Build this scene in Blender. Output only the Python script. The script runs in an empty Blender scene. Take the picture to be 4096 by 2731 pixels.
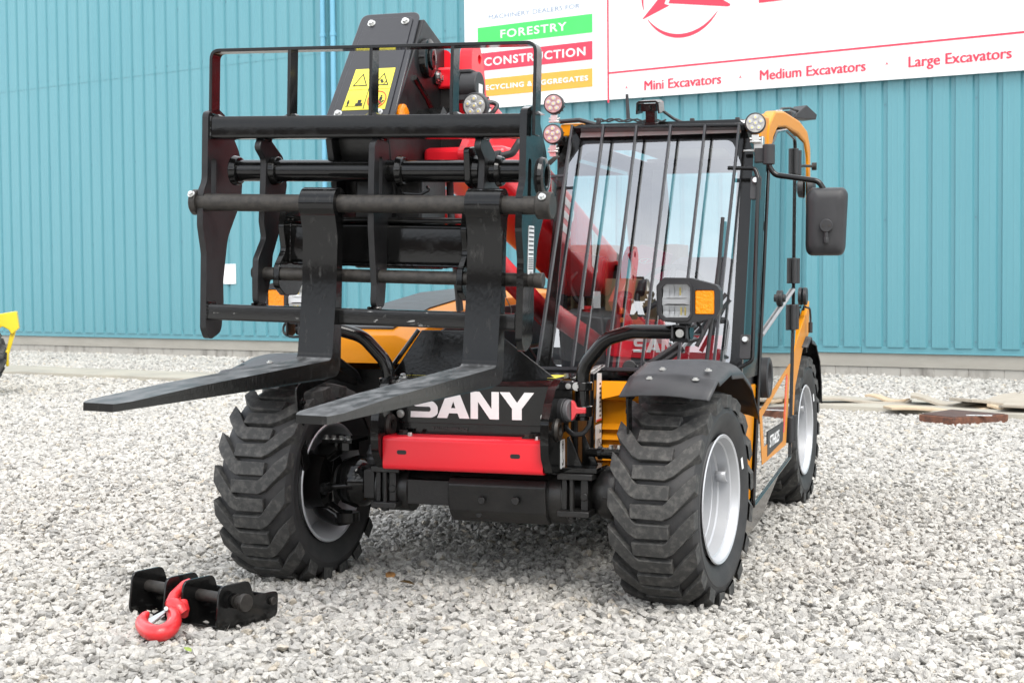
import bpy, bmesh, math, random
import numpy as np
from mathutils import Vector, Matrix, Euler
from mathutils.geometry import tessellate_polygon

S = bpy.context.scene
COL = S.collection
R = math.radians

# ------------------------------------------------------------------ camera
CAM = Vector((2.083, -6.0087, 1.3372))
YAW, PIT, ROL = 0.3135, -0.0446, -0.0021
FPX = 6000.0                       # focal length in pixels of a 4096 wide frame
def cam_axes():
    cy, sy, cp, sp = math.cos(YAW), math.sin(YAW), math.cos(PIT), math.sin(PIT)
    fw = Vector((-sy*cp, cy*cp, sp)); rt = Vector((cy, sy, 0)); up = rt.cross(fw)
    c, s = math.cos(ROL), math.sin(ROL)
    return c*rt + s*up, -s*rt + c*up, fw
RT, UP, FW = cam_axes()
cd = bpy.data.cameras.new("camera"); cam = bpy.data.objects.new("camera", cd); COL.objects.link(cam)
cam.matrix_world = Matrix(((RT.x, UP.x, -FW.x, CAM.x), (RT.y, UP.y, -FW.y, CAM.y), (RT.z, UP.z, -FW.z, CAM.z), (0, 0, 0, 1)))
cd.sensor_width = 22.3; cd.lens = 22.3*FPX/4096
cd.clip_start = 0.05; cd.clip_end = 500
cd.dof.use_dof = True; cd.dof.focus_distance = 6.1; cd.dof.aperture_fstop = 5.6
S.camera = cam

# ------------------------------------------------------------------ sky, sun, exposure
SUN_EL, SUN_AZ = R(52), R(-35)     # azimuth from -y (behind the camera) turning towards +x is negative here
sun_dir = Vector((math.cos(SUN_EL)*math.sin(-SUN_AZ), -math.cos(SUN_EL)*math.cos(SUN_AZ), math.sin(SUN_EL)))
W = bpy.data.worlds.new("World"); S.world = W; W.use_nodes = True
nt = W.node_tree; nt.nodes.clear()
wo = nt.nodes.new('ShaderNodeOutputWorld'); bg = nt.nodes.new('ShaderNodeBackground')
sky = nt.nodes.new('ShaderNodeTexSky'); sky.sky_type = 'NISHITA'; sky.sun_disc = False
sky.sun_elevation = SUN_EL; sky.sun_rotation = math.atan2(sun_dir.x, sun_dir.y)
sky.air_density = 1.0; sky.dust_density = 2.0
tc = nt.nodes.new('ShaderNodeTexCoord')
sep = nt.nodes.new('ShaderNodeSeparateXYZ'); nt.links.new(tc.outputs['Generated'], sep.inputs[0])
# cloud deck: mapped on a plane high overhead, thick and bright
mx = nt.nodes.new('ShaderNodeMath'); mx.operation = 'MAXIMUM'; mx.inputs[1].default_value = 0.0
ad = nt.nodes.new('ShaderNodeMath'); ad.operation = 'ADD'; ad.inputs[1].default_value = 0.12
nt.links.new(sep.outputs['Z'], mx.inputs[0]); nt.links.new(mx.outputs[0], ad.inputs[0])
dv = nt.nodes.new('ShaderNodeVectorMath'); dv.operation = 'DIVIDE'
cb = nt.nodes.new('ShaderNodeCombineXYZ')
for k in range(3): nt.links.new(ad.outputs[0], cb.inputs[k])
nt.links.new(tc.outputs['Generated'], dv.inputs[0]); nt.links.new(cb.outputs[0], dv.inputs[1])
nz = nt.nodes.new('ShaderNodeTexNoise'); nz.inputs['Scale'].default_value = 0.9; nz.inputs['Detail'].default_value = 8; nz.inputs['Roughness'].default_value = 0.55
nt.links.new(dv.outputs[0], nz.inputs['Vector'])
cr = nt.nodes.new('ShaderNodeValToRGB')
cr.color_ramp.elements[0].position = 0.33; cr.color_ramp.elements[0].color = (3.6, 4.0, 4.7, 1)
cr.color_ramp.elements[1].position = 0.68; cr.color_ramp.elements[1].color = (13.5, 13.6, 13.6, 1)
nt.links.new(nz.outputs['Fac'], cr.inputs['Fac'])
cov = nt.nodes.new('ShaderNodeValToRGB')
cov.color_ramp.elements[0].position = 0.28; cov.color_ramp.elements[0].color = (0.55, 0.55, 0.55, 1)
cov.color_ramp.elements[1].position = 0.50; cov.color_ramp.elements[1].color = (0.95, 0.95, 0.95, 1)
nt.links.new(nz.outputs['Fac'], cov.inputs['Fac'])
mixw = nt.nodes.new('ShaderNodeMixRGB')
nt.links.new(cov.outputs['Color'], mixw.inputs['Fac'])
nt.links.new(sky.outputs['Color'], mixw.inputs['Color1']); nt.links.new(cr.outputs['Color'], mixw.inputs['Color2'])
nt.links.new(mixw.outputs['Color'], bg.inputs['Color']); bg.inputs['Strength'].default_value = 0.10
nt.links.new(bg.outputs[0], wo.inputs['Surface'])
sl = bpy.data.lights.new("sun", 'SUN'); sl.energy = 1.35; sl.angle = R(32); sl.color = (1, 0.96, 0.90)
so = bpy.data.objects.new("sun", sl); COL.objects.link(so)
so.rotation_euler = (-sun_dir).to_track_quat('-Z', 'Y').to_euler(); so.location = (0, 0, 30)
S.view_settings.view_transform = 'Standard'; S.view_settings.look = 'None'
S.view_settings.exposure = 1.27; S.view_settings.gamma = 1.0
S.cycles.max_bounces = 10; S.cycles.transparent_max_bounces = 24; S.cycles.glossy_bounces = 5
S.cycles.sample_clamp_indirect = 6; S.cycles.caustics_reflective = False; S.cycles.caustics_refractive = False
try: S.cycles.use_denoising = True
except Exception: pass

# ------------------------------------------------------------------ helpers
KD = 4096/2352
def ray(u, v):
    return RT*((u*KD-2048)/FPX) - UP*((v*KD-1365.5)/FPX) + FW
def at(u, v, x=None, y=None, z=None):
    """A point measured on the photograph, set on a plane of the place (x, y or z known)."""
    d = ray(u, v)
    t = (x-CAM.x)/d.x if x is not None else (y-CAM.y)/d.y if y is not None else (z-CAM.z)/d.z
    return CAM + d*t

def fillet(pts, r, n=5, closed=True):
    """Round the corners of a polyline (2D or 3D); r may be a list."""
    P = [Vector(p) for p in pts]; out = []; N = len(P)
    for i, p in enumerate(P):
        rr = r[i] if isinstance(r, (list, tuple)) else r
        if (not closed and i in (0, N-1)) or rr <= 0: out.append(p); continue
        a, b = P[(i-1) % N]-p, P[(i+1) % N]-p
        la, lb = a.length, b.length
        a = a/la; b = b/lb
        ang = a.angle(b) if len(p) == 3 else math.acos(max(-1, min(1, a.dot(b))))
        if ang > 3.1: out.append(p); continue
        t = min(rr/math.tan(ang/2), la*0.49, lb*0.49)
        q0, q1 = p+a*t, p+b*t
        for k in range(n+1):
            s = k/n
            out.append((q0*(1-s)**2 + p*2*s*(1-s) + q1*s*s))
    return out
def rrect(w, h, r, n=5, cx=0, cy=0):
    return [Vector((p[0]+cx, p[1]+cy)) for p in fillet([(-w/2, -h/2), (w/2, -h/2), (w/2, h/2), (-w/2, h/2)], r, n)]
def circ(r, n=24, cx=0, cy=0, ry=None):
    return [Vector((cx+r*math.cos(2*math.pi*i/n), cy+(ry or r)*math.sin(2*math.pi*i/n))) for i in range(n)]
def slot(w, h, cx, cy, n=6):
    return rrect(w, h, min(w, h)/2*0.98, n, cx, cy)

class MB:
    def __init__(s): s.v = []; s.f = []; s.m = []; s.cur = 0
    def add(s, vs, fs, M=None):
        o = len(s.v)
        s.v += [tuple(M @ Vector(v)) if M is not None else tuple(v) for v in vs]
        s.f += [tuple(i+o for i in f) for f in fs]; s.m += [s.cur]*len(fs)
        return s
    def box(s, c, d, M=None):
        x, y, z = c; a, b, e = d[0]/2, d[1]/2, d[2]/2
        vs = [(x+i*a, y+j*b, z+k*e) for i in (-1, 1) for j in (-1, 1) for k in (-1, 1)]
        return s.add(vs, [(0, 1, 3, 2), (4, 6, 7, 5), (0, 4, 5, 1), (2, 3, 7, 6), (0, 2, 6, 4), (1, 5, 7, 3)], M)
    def bx(s, x0, x1, y0, y1, z0, z1, M=None):
        return s.box(((x0+x1)/2, (y0+y1)/2, (z0+z1)/2), (abs(x1-x0), abs(y1-y0), abs(z1-z0)), M)
    def prism(s, pts, ax, a0, a1, holes=(), M=None):
        """Polygon extruded along an axis: 'x' takes (y,z) points, 'y' takes (x,z), 'z' takes (x,y)."""
        loops = [list(pts)] + [list(h) for h in holes]
        def P(p, a): return {'x': (a, p[0], p[1]), 'y': (p[0], a, p[1]), 'z': (p[0], p[1], a)}[ax]
        flat = [p for l in loops for p in l]; n = len(flat)
        vs = [P(p, a0) for p in flat] + [P(p, a1) for p in flat]
        if holes:
            tr = tessellate_polygon([[Vector((p[0], p[1], 0)) for p in l] for l in loops])
            fs = [tuple(t) for t in tr] + [tuple(i+n for i in reversed(t)) for t in tr]
        else:
            fs = [tuple(range(n)), tuple(range(2*n-1, n-1, -1))]
        o = 0
        for l in loops:
            L = len(l)
            for i in range(L):
                j = (i+1) % L; fs.append((o+i, o+i+n, o+j+n, o+j))
            o += L
        return s.add(vs, fs, M)
    def cyl(s, p0, p1, r0, r1=None, n=24, caps=True):
        p0, p1 = Vector(p0), Vector(p1); r1 = r0 if r1 is None else r1
        d = (p1-p0).normalized(); a = d.orthogonal().normalized(); b = d.cross(a)
        vs = []
        for p, r in ((p0, r0), (p1, r1)):
            vs += [p+(a*math.cos(2*math.pi*i/n)+b*math.sin(2*math.pi*i/n))*r for i in range(n)]
        fs = [(i, (i+1) % n, n+(i+1) % n, n+i) for i in range(n)]
        if caps: fs += [tuple(range(n-1, -1, -1)), tuple(range(n, 2*n))]
        return s.add(vs, fs)
    def hexa(s, p0, p1, r): return s.cyl(p0, p1, r, n=6)
    def bolt(s, p, d, r=0.012, h=0.009):
        p, d = Vector(p), Vector(d).normalized()
        s.cyl(p, p+d*0.003, r*1.5, n=16); s.cyl(p+d*0.003, p+d*(0.003+h), r, n=6)
        return s
    def tube(s, pts, r, n=14, fil=0, fn=6, flat=None):
        P = [Vector(p) for p in pts]
        if fil:
            P0 = P; P = fillet(P, fil, fn, closed=False)
            if isinstance(r, (list, tuple)):
                rr0 = []
                for p in P:
                    best = (1e9, 0)
                    for i in range(len(P0)-1):
                        d = P0[i+1]-P0[i]; k = max(0, min(1, (p-P0[i]).dot(d)/d.length_squared)); e = (P0[i]+d*k-p).length
                        if e < best[0]: best = (e, r[i]+(r[i+1]-r[i])*k)
                    rr0.append(best[1])
                r = rr0
        T = [(P[min(i+1, len(P)-1)]-P[max(i-1, 0)]).normalized() for i in range(len(P))]
        a = T[0].orthogonal().normalized(); vs = []
        for i, p in enumerate(P):
            a = (a-T[i]*a.dot(T[i])).normalized(); b = T[i].cross(a)
            rr = r[i] if isinstance(r, (list, tuple)) else r
            vs += [p+(a*math.cos(2*math.pi*k/n)+b*math.sin(2*math.pi*k/n))*rr for k in range(n)]
        m = len(P)
        fs = [(i*n+k, i*n+(k+1) % n, (i+1)*n+(k+1) % n, (i+1)*n+k) for i in range(m-1) for k in range(n)]
        fs += [tuple(range(n-1, -1, -1)), tuple(range((m-1)*n, m*n))]
        return s.add(vs, fs)
    def lathe(s, prof, n=64, M=None, closed=False):
        """Profile of (x, r) turned round the x axis."""
        m = len(prof); vs = []
        for i in range(n):
            c, t = math.cos(2*math.pi*i/n), math.sin(2*math.pi*i/n)
            vs += [(x, r*c, r*t) for x, r in prof]
        fs = []
        for i in range(n):
            j = (i+1) % n
            for k in range(m if closed else m-1):
                k2 = (k+1) % m
                fs.append((i*m+k, i*m+k2, j*m+k2, j*m+k))
        return s.add(vs, fs, M)
    def loft(s, rings, cap=True, closed=True):
        n = len(rings[0]); vs = [p for r_ in rings for p in r_]; fs = []
        for i in range(len(rings)-1):
            for k in range(n if closed else n-1):
                k2 = (k+1) % n; fs.append((i*n+k, i*n+k2, (i+1)*n+k2, (i+1)*n+k))
        if cap and closed: fs += [tuple(range(n-1, -1, -1)), tuple(range((len(rings)-1)*n, len(rings)*n))]
        return s.add(vs, fs)
    def build(s, name, mat, parent=None, bevel=0.0, smooth=35, M=None, seg=2, weld=True):
        me = bpy.data.meshes.new(name); me.from_pydata(s.v, [], s.f); me.update()
        mats = mat if isinstance(mat, (list, tuple)) else [mat]
        for mm in mats: me.materials.append(mm)
        if len(mats) > 1: me.polygons.foreach_set('material_index', s.m)
        bm = bmesh.new(); bm.from_mesh(me)
        if weld: bmesh.ops.remove_doubles(bm, verts=bm.verts, dist=1e-5)
        bmesh.ops.recalc_face_normals(bm, faces=bm.faces); bm.to_mesh(me); bm.free()
        if smooth:
            me.polygons.foreach_set('use_smooth', [True]*len(me.polygons))
            me.set_sharp_from_angle(angle=R(smooth))
        o = bpy.data.objects.new(name, me); COL.objects.link(o)
        if M is not None: o.matrix_world = M
        if parent: o.parent = parent
        if bevel:
            b = o.modifiers.new('bevel', 'BEVEL'); b.width = bevel; b.segments = seg; b.limit_method = 'ANGLE'; b.angle_limit = R(40)
            b.harden_normals = False
        return o

def tag(o, label=None, cat=None, group=None, kind=None):
    if label: o['label'] = label
    if cat: o['category'] = cat
    if group: o['group'] = group
    if kind: o['kind'] = kind
    return o
def thing(name, label, cat, loc=(0, 0, 0), group=None):
    o = bpy.data.objects.new(name, None); COL.objects.link(o); o.location = loc; o.empty_display_size = 0.2
    return tag(o, label, cat, group)

# ------------------------------------------------------------------ materials
def mat(name, col, rough=0.5, metal=0.0, coat=0.0, var=0.0, vscale=6.0, vcol=None, bump=0.0, bscale=60.0, rvar=0.0, spec=0.5, thresh=None, stretch=None, coords='Object'):
    m = bpy.data.materials.new(name); m.use_nodes = True; t = m.node_tree; b = t.nodes['Principled BSDF']
    b.inputs['Base Color'].default_value = (*col, 1); b.inputs['Roughness'].default_value = rough
    b.inputs['Metallic'].default_value = metal; b.inputs['Coat Weight'].default_value = coat
    b.inputs['Coat Roughness'].default_value = 0.04; b.inputs['Specular IOR Level'].default_value = spec
    co = t.nodes.new('ShaderNodeTexCoord'); src = co.outputs[coords]
    if stretch:
        mp = t.nodes.new('ShaderNodeMapping'); mp.inputs['Scale'].default_value = stretch
        t.links.new(src, mp.inputs['Vector']); src = mp.outputs['Vector']
    if var or rvar:
        n = t.nodes.new('ShaderNodeTexNoise'); n.inputs['Scale'].default_value = vscale; n.inputs['Detail'].default_value = 7; n.inputs['Roughness'].default_value = 0.6
        t.links.new(src, n.inputs['Vector'])
        mr = t.nodes.new('ShaderNodeMapRange'); lo, hi = thresh or (0.35, 0.7)
        mr.inputs['From Min'].default_value = lo; mr.inputs['From Max'].default_value = hi
        t.links.new(n.outputs['Fac'], mr.inputs['Value'])
        if var:
            mu = t.nodes.new('ShaderNodeMath'); mu.operation = 'MULTIPLY'; mu.inputs[1].default_value = var
            t.links.new(mr.outputs['Result'], mu.inputs[0])
            mi = t.nodes.new('ShaderNodeMixRGB'); mi.inputs['Color1'].default_value = (*col, 1)
            mi.inputs['Color2'].default_value = (*(vcol or tuple(min(1, c*1.6+0.02) for c in col)), 1)
            t.links.new(mu.outputs[0], mi.inputs['Fac']); t.links.new(mi.outputs['Color'], b.inputs['Base Color'])
        if rvar:
            r2 = t.nodes.new('ShaderNodeMapRange'); r2.inputs['To Min'].default_value = rough; r2.inputs['To Max'].default_value = rough+rvar
            t.links.new(mr.outputs['Result'], r2.inputs['Value']); t.links.new(r2.outputs['Result'], b.inputs['Roughness'])
    if bump:
        n2 = t.nodes.new('ShaderNodeTexNoise'); n2.inputs['Scale'].default_value = bscale; n2.inputs['Detail'].default_value = 4
        t.links.new(src, n2.inputs['Vector'])
        bp = t.nodes.new('ShaderNodeBump'); bp.inputs['Strength'].default_value = bump; bp.inputs['Distance'].default_value = 0.01
        t.links.new(n2.outputs['Fac'], bp.inputs['Height']); t.links.new(bp.outputs['Normal'], b.inputs['Normal'])
    return m
def glass_mat(name, tint, refl=1.0, rough=0.0, haze=0.0):
    m = bpy.data.materials.new(name); m.use_nodes = True; t = m.node_tree; t.nodes.clear()
    o = t.nodes.new('ShaderNodeOutputMaterial'); mi = t.nodes.new('ShaderNodeMixShader'); tr = t.nodes.new('ShaderNodeBsdfTransparent'); g = t.nodes.new('ShaderNodeBsdfGlossy')
    f = t.nodes.new('ShaderNodeFresnel'); f.inputs['IOR'].default_value = 1.55
    mu = t.nodes.new('ShaderNodeMath'); mu.operation = 'MULTIPLY_ADD'; mu.inputs[1].default_value = refl; mu.inputs[2].default_value = haze; mu.use_clamp = True
    tr.inputs['Color'].default_value = (*tint, 1); g.inputs['Roughness'].default_value = rough; g.inputs['Color'].default_value = (1, 1, 1, 1)
    t.links.new(f.outputs[0], mu.inputs[0]); t.links.new(mu.outputs[0], mi.inputs['Fac'])
    t.links.new(tr.outputs[0], mi.inputs[1]); t.links.new(g.outputs[0], mi.inputs[2]); t.links.new(mi.outputs[0], o.inputs['Surface'])
    return m
M = {}
M['black'] = mat('gloss_black_paint', (0.006, 0.006, 0.006), 0.10, coat=0.0, var=0.25, vscale=14, vcol=(0.026, 0.025, 0.023), thresh=(0.5, 0.78), bump=0.03, bscale=70, rvar=0.14, spec=0.38)
M['black_worn'] = mat('worn_black_paint', (0.005, 0.005, 0.005), 0.15, coat=0.0, spec=0.36, var=0.55, vscale=38, vcol=(0.075, 0.072, 0.068), thresh=(0.58, 0.82), bump=0.05, bscale=110, rvar=0.3, stretch=(1, 1, 0.35))
M['satin'] = mat('satin_black_paint', (0.008, 0.008, 0.009), 0.34, var=0.3, vscale=16, vcol=(0.028, 0.027, 0.026), bump=0.04, bscale=90, rvar=0.12, spec=0.4)
M['reflect'] = mat('lamp_reflector', (0.80, 0.82, 0.84), 0.2, metal=0.0)
M['blade'] = mat('scuffed_fork_blade', (0.030, 0.031, 0.032), 0.42, var=0.9, vscale=26, vcol=(0.16, 0.165, 0.17), thresh=(0.40, 0.72), bump=0.08, bscale=90, rvar=0.2, stretch=(1, 0.35, 1))
M['bar'] = mat('guard_bar_paint', (0.026, 0.027, 0.031), 0.30)
M['steel'] = mat('dark_phosphate_steel', (0.030, 0.028, 0.026), 0.42, metal=0.55, var=0.5, vscale=50, vcol=(0.09, 0.08, 0.07), bump=0.08, bscale=160, rvar=0.2)
M['matt'] = mat('matt_black_plastic', (0.018, 0.018, 0.020), 0.5, var=0.3, vscale=20, vcol=(0.035, 0.035, 0.036), bump=0.04, bscale=260)
M['fender'] = mat('grey_black_plastic', (0.032, 0.033, 0.036), 0.42, var=0.35, vscale=9, vcol=(0.055, 0.056, 0.058), bump=0.05, bscale=300, rvar=0.1)
M['under'] = mat('chassis_black', (0.011, 0.011, 0.011), 0.38, var=0.5, vscale=18, vcol=(0.03, 0.028, 0.026), bump=0.1, bscale=70)
M['nose'] = mat('boom_head_paint', (0.013, 0.013, 0.017), 0.28, coat=0.15, var=0.3, vscale=22, vcol=(0.05, 0.05, 0.055), thresh=(0.55, 0.8), bump=0.03, bscale=120, rvar=0.1)
M['red'] = mat('red_paint', (0.78, 0.013, 0.026), 0.30, coat=0.15, var=0.12, vscale=9, vcol=(0.68, 0.02, 0.035), bump=0.02, bscale=60)
M['hookred'] = mat('hook_red_paint', (0.66, 0.022, 0.028), 0.36, coat=0.25, var=0.35, vscale=30, vcol=(0.48, 0.04, 0.035), bump=0.08, bscale=70)
M['yellow'] = mat('machine_yellow_paint', (0.62, 0.225, 0.002), 0.34, coat=0.0, spec=0.15, var=0.12, vscale=8, vcol=(0.54, 0.215, 0.012), bump=0.015, bscale=60)
M['rubber'] = mat('tyre_rubber', (0.022, 0.022, 0.023), 0.62, var=0.45, vscale=14, vcol=(0.058, 0.055, 0.052), thresh=(0.4, 0.75), bump=0.06, bscale=120)
M['lug'] = mat('dusty_tread_rubber', (0.034, 0.034, 0.033), 0.72, var=0.8, vscale=34, vcol=(0.115, 0.110, 0.102), thresh=(0.46, 0.74), bump=0.12, bscale=90)
M['silver'] = mat('silver_rim_paint', (0.48, 0.49, 0.51), 0.36, metal=0.3, var=0.2, vscale=9, vcol=(0.36, 0.37, 0.38), bump=0.02)
M['zinc'] = mat('zinc_bolts', (0.62, 0.62, 0.60), 0.28, metal=0.9, var=0.3, vscale=80, vcol=(0.4, 0.4, 0.4))
M['chrome'] = mat('chrome', (0.85, 0.86, 0.88), 0.08, metal=1.0)
M['amber'] = mat('amber_lens', (0.95, 0.27, 0.0), 0.2, coat=0.3, bump=0.5, bscale=75)
M['white'] = mat('white_vinyl', (0.80, 0.80, 0.80), 0.35, var=0.1, vscale=5, vcol=(0.75, 0.75, 0.75))
M['label'] = mat('white_label', (0.74, 0.75, 0.75), 0.4, var=0.15, vscale=40, vcol=(0.6, 0.6, 0.6))
M['ink'] = mat('black_ink', (0.012, 0.012, 0.012), 0.45)
M['yel_label'] = mat('yellow_label', (0.80, 0.70, 0.06), 0.4, var=0.08, vscale=20, vcol=(0.7, 0.6, 0.08))
M['red_ink'] = mat('red_ink', (0.70, 0.03, 0.03), 0.4)
M['lensglass'] = glass_mat('clear_lens', (1.0, 1.0, 1.0), 0.8)
M['scraped'] = mat('scraped_black_paint', (0.008, 0.008, 0.008), 0.2, var=0.9, vscale=34, vcol=(0.30, 0.30, 0.29), thresh=(0.655, 0.70), bump=0.05, bscale=110, stretch=(0.45, 1, 1.6))
M['ws'] = glass_mat('windscreen_glass', (0.88, 0.91, 0.92), 1.5, haze=0.25)
M['doorglass'] = glass_mat('door_glass', (0.27, 0.38, 0.38), 1.5, haze=0.06)
M['sideglass'] = glass_mat('tinted_side_glass', (0.40, 0.45, 0.47), 1.2, haze=0.08)
M['rearglass'] = glass_mat('rear_glass', (0.86, 0.92, 0.92), 0.8)
M['led'] = mat('led_chip', (0.75, 0.62, 0.22), 0.3)
M['seat'] = mat('seat_cloth', (0.10, 0.10, 0.11), 0.7, var=0.3, vscale=30)
M['wrap'] = mat('plastic_wrap', (0.62, 0.63, 0.65), 0.25, var=0.4, vscale=9, vcol=(0.6, 0.6, 0.62), bump=0.5, bscale=14)
M['dash'] = mat('dash_grey', (0.10, 0.10, 0.105), 0.55, var=0.2, vscale=30)
M['dashl'] = mat('dash_light_grey', (0.26, 0.26, 0.27), 0.5, var=0.2, vscale=30)
M['card'] = mat('cardboard', (0.42, 0.30, 0.17), 0.8, var=0.2, vscale=9)
M['copper'] = mat('loom_sleeve', (0.03, 0.03, 0.032), 0.5, bump=0.4, bscale=300)
# ================================================================== THE PLACE
HD = Vector((0.960, -0.281, 0.008)).normalized()          # along the shed wall, towards the right
WUP = (Vector((0, 0, 1)) - HD*HD.z).normalized()
WN = HD.cross(WUP)                                         # out of the wall, towards the yard
WO = Vector((1.814, 13.857, 0))
WM = Matrix(((HD.x, -WN.x, WUP.x, WO.x), (HD.y, -WN.y, WUP.y, WO.y), (HD.z, -WN.z, WUP.z, WO.z), (0, 0, 0, 1)))
def gz(x, y):
    s = (x-WO.x)*HD.x + (y-WO.y)*HD.y
    k = max(0.0, min(1.0, (y-3.5)/7.0)); k = k*k*(3-2*k)
    return 0.0085*max(-45.0, min(0.0, s))*k
def wp(s, q, t): return WM @ Vector((s, -q, t))            # q metres out from the wall face

# ---- ground sheet
gm = bpy.data.materials.new('crushed_stone_bed'); gm.use_nodes = True; t = gm.node_tree; b = t.nodes['Principled BSDF']
b.inputs['Roughness'].default_value = 0.9
co = t.nodes.new('ShaderNodeTexCoord')
v1 = t.nodes.new('ShaderNodeTexVoronoi'); v1.inputs['Scale'].default_value = 32; v1.feature = 'F1'; v1.inputs['Randomness'].default_value = 1
t.links.new(co.outputs['Object'], v1.inputs['Vector'])
rp = t.nodes.new('ShaderNodeValToRGB')
for p, c in ((0.0, (0.36, 0.35, 0.33)), (0.35, (0.46, 0.45, 0.43)), (0.7, (0.56, 0.545, 0.52)), (1.0, (0.66, 0.645, 0.61))):
    e = rp.color_ramp.elements.new(p) if p not in (0.0, 1.0) else rp.color_ramp.elements[0 if p == 0 else -1]
    e.color = (*c, 1)
sx = t.nodes.new('ShaderNodeSeparateXYZ'); t.links.new(v1.outputs['Color'], sx.inputs[0])
t.links.new(sx.outputs['X'], rp.inputs['Fac']); t.links.new(rp.outputs['Color'], b.inputs['Base Color'])
bp = t.nodes.new('ShaderNodeBump'); bp.inputs['Strength'].default_value = 0.9; bp.inputs['Distance'].default_value = 0.02; bp.invert = True
t.links.new(v1.outputs['Distance'], bp.inputs['Height']); t.links.new(bp.outputs['Normal'], b.inputs['Normal'])
g = MB()
xs = sorted(set([-150, -90, -60, -45, 20, 40, 80, 150] + list(range(-40, 17, 2)))); ys = sorted(set([-150, -90, -50, -25, -10, 60, 100, 150] + list(range(-4, 40, 2))))
g.add([(x, y, gz(x, y)-0.012) for y in ys for x in xs], [(j*len(xs)+i, j*len(xs)+i+1, (j+1)*len(xs)+i+1, (j+1)*len(xs)+i) for j in range(len(ys)-1) for i in range(len(xs)-1)])
tag(g.build('ground', gm, smooth=60, weld=False), kind='structure')

# ---- loose stones: one object, instances of a dozen chipped rocks
rng = np.random.default_rng(7)
sm = bpy.data.materials.new('limestone_chip'); sm.use_nodes = True; t = sm.node_tree; b = t.nodes['Principled BSDF']
b.inputs['Roughness'].default_value = 0.78; b.inputs['Specular IOR Level'].default_value = 0.35
oi = t.nodes.new('ShaderNodeObjectInfo'); rp = t.nodes.new('ShaderNodeValToRGB'); rp.color_ramp.interpolation = 'LINEAR'
els = ((0.0, (0.25, 0.243, 0.230)), (0.07, (0.355, 0.345, 0.325)), (0.30, (0.440, 0.424, 0.395)), (0.75, (0.520, 0.502, 0.466)), (0.94, (0.590, 0.570, 0.528)), (0.965, (0.50, 0.445, 0.365)), (1.0, (0.58, 0.535, 0.46)))
for p, c in els:
    e = rp.color_ramp.elements.new(p) if p not in (0.0, 1.0) else rp.color_ramp.elements[0 if p == 0 else -1]
    e.color = (*c, 1)
t.links.new(oi.outputs['Random'], rp.inputs['Fac'])
co = t.nodes.new('ShaderNodeTexCoord'); n = t.nodes.new('ShaderNodeTexNoise'); n.inputs['Scale'].default_value = 2.2; n.inputs['Detail'].default_value = 5
t.links.new(co.outputs['Object'], n.inputs['Vector'])
mr = t.nodes.new('ShaderNodeMapRange'); mr.inputs['From Min'].default_value = 0.3; mr.inputs['From Max'].default_value = 0.7; mr.inputs['To Min'].default_value = 0.80; mr.inputs['To Max'].default_value = 1.12
t.links.new(n.outputs['Fac'], mr.inputs['Value'])
mm = t.nodes.new('ShaderNodeVectorMath'); mm.operation = 'SCALE'
nl_ = t.nodes.new('ShaderNodeTexNoise'); nl_.inputs['Scale'].default_value = 0.55; nl_.inputs['Detail'].default_value = 4; t.links.new(oi.outputs['Location'], nl_.inputs['Vector'])
ml_ = t.nodes.new('ShaderNodeMapRange'); ml_.inputs['From Min'].default_value = 0.32; ml_.inputs['From Max'].default_value = 0.62; ml_.inputs['To Min'].default_value = 0.945; ml_.inputs['To Max'].default_value = 1.025
t.links.new(nl_.outputs['Fac'], ml_.inputs['Value']); mk_ = t.nodes.new('ShaderNodeMath'); mk_.operation = 'MULTIPLY'; t.links.new(mr.outputs['Result'], mk_.inputs[0]); t.links.new(ml_.outputs['Result'], mk_.inputs[1])
t.links.new(rp.outputs['Color'], mm.inputs[0]); t.links.new(mk_.outputs[0], mm.inputs['Scale']); t.links.new(mm.outputs[0], b.inputs['Base Color'])
bp = t.nodes.new('ShaderNodeBump'); bp.inputs['Strength'].default_value = 0.35; bp.inputs['Distance'].default_value = 0.15
n3 = t.nodes.new('ShaderNodeTexNoise'); n3.inputs['Scale'].default_value = 5; n3.inputs['Detail'].default_value = 4; t.links.new(co.outputs['Object'], n3.inputs['Vector'])
t.links.new(n3.outputs['Fac'], bp.inputs['Height']); t.links.new(bp.outputs['Normal'], b.inputs['Normal'])
rocks = bpy.data.collections.new('rock_shapes')
for k in range(14):
    bm = bmesh.new()
    for i in range(15):
        d = Vector(rng.normal(size=3)).normalized()*(0.86+0.28*rng.random())
        bm.verts.new((d.x*(0.5+0.18*rng.random()), d.y*0.42, d.z*0.33))
    bmesh.ops.convex_hull(bm, input=bm.verts)
    bmesh.ops.delete(bm, geom=[v for v in bm.verts if not v.link_faces], context='VERTS')
    bmesh.ops.bevel(bm, geom=list(bm.edges), offset=0.028, segments=1, affect='EDGES')
    me = bpy.data.meshes.new('rock'); bm.to_mesh(me); bm.free(); me.materials.append(sm)
    rocks.objects.link(bpy.data.objects.new('rock', me))
def in_view(x, y, z, mar):
    dx, dy, dz = x-CAM.x, y-CAM.y, z-CAM.z
    f = dx*FW.x+dy*FW.y+dz*FW.z; r = dx*RT.x+dy*RT.y+dz*RT.z; u = dx*UP.x+dy*UP.y+dz*UP.z
    return (f > 1.0) & (np.abs(r) < f*0.3413+mar) & (u > -f*0.228-mar)
pts = []; scl = []
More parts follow.
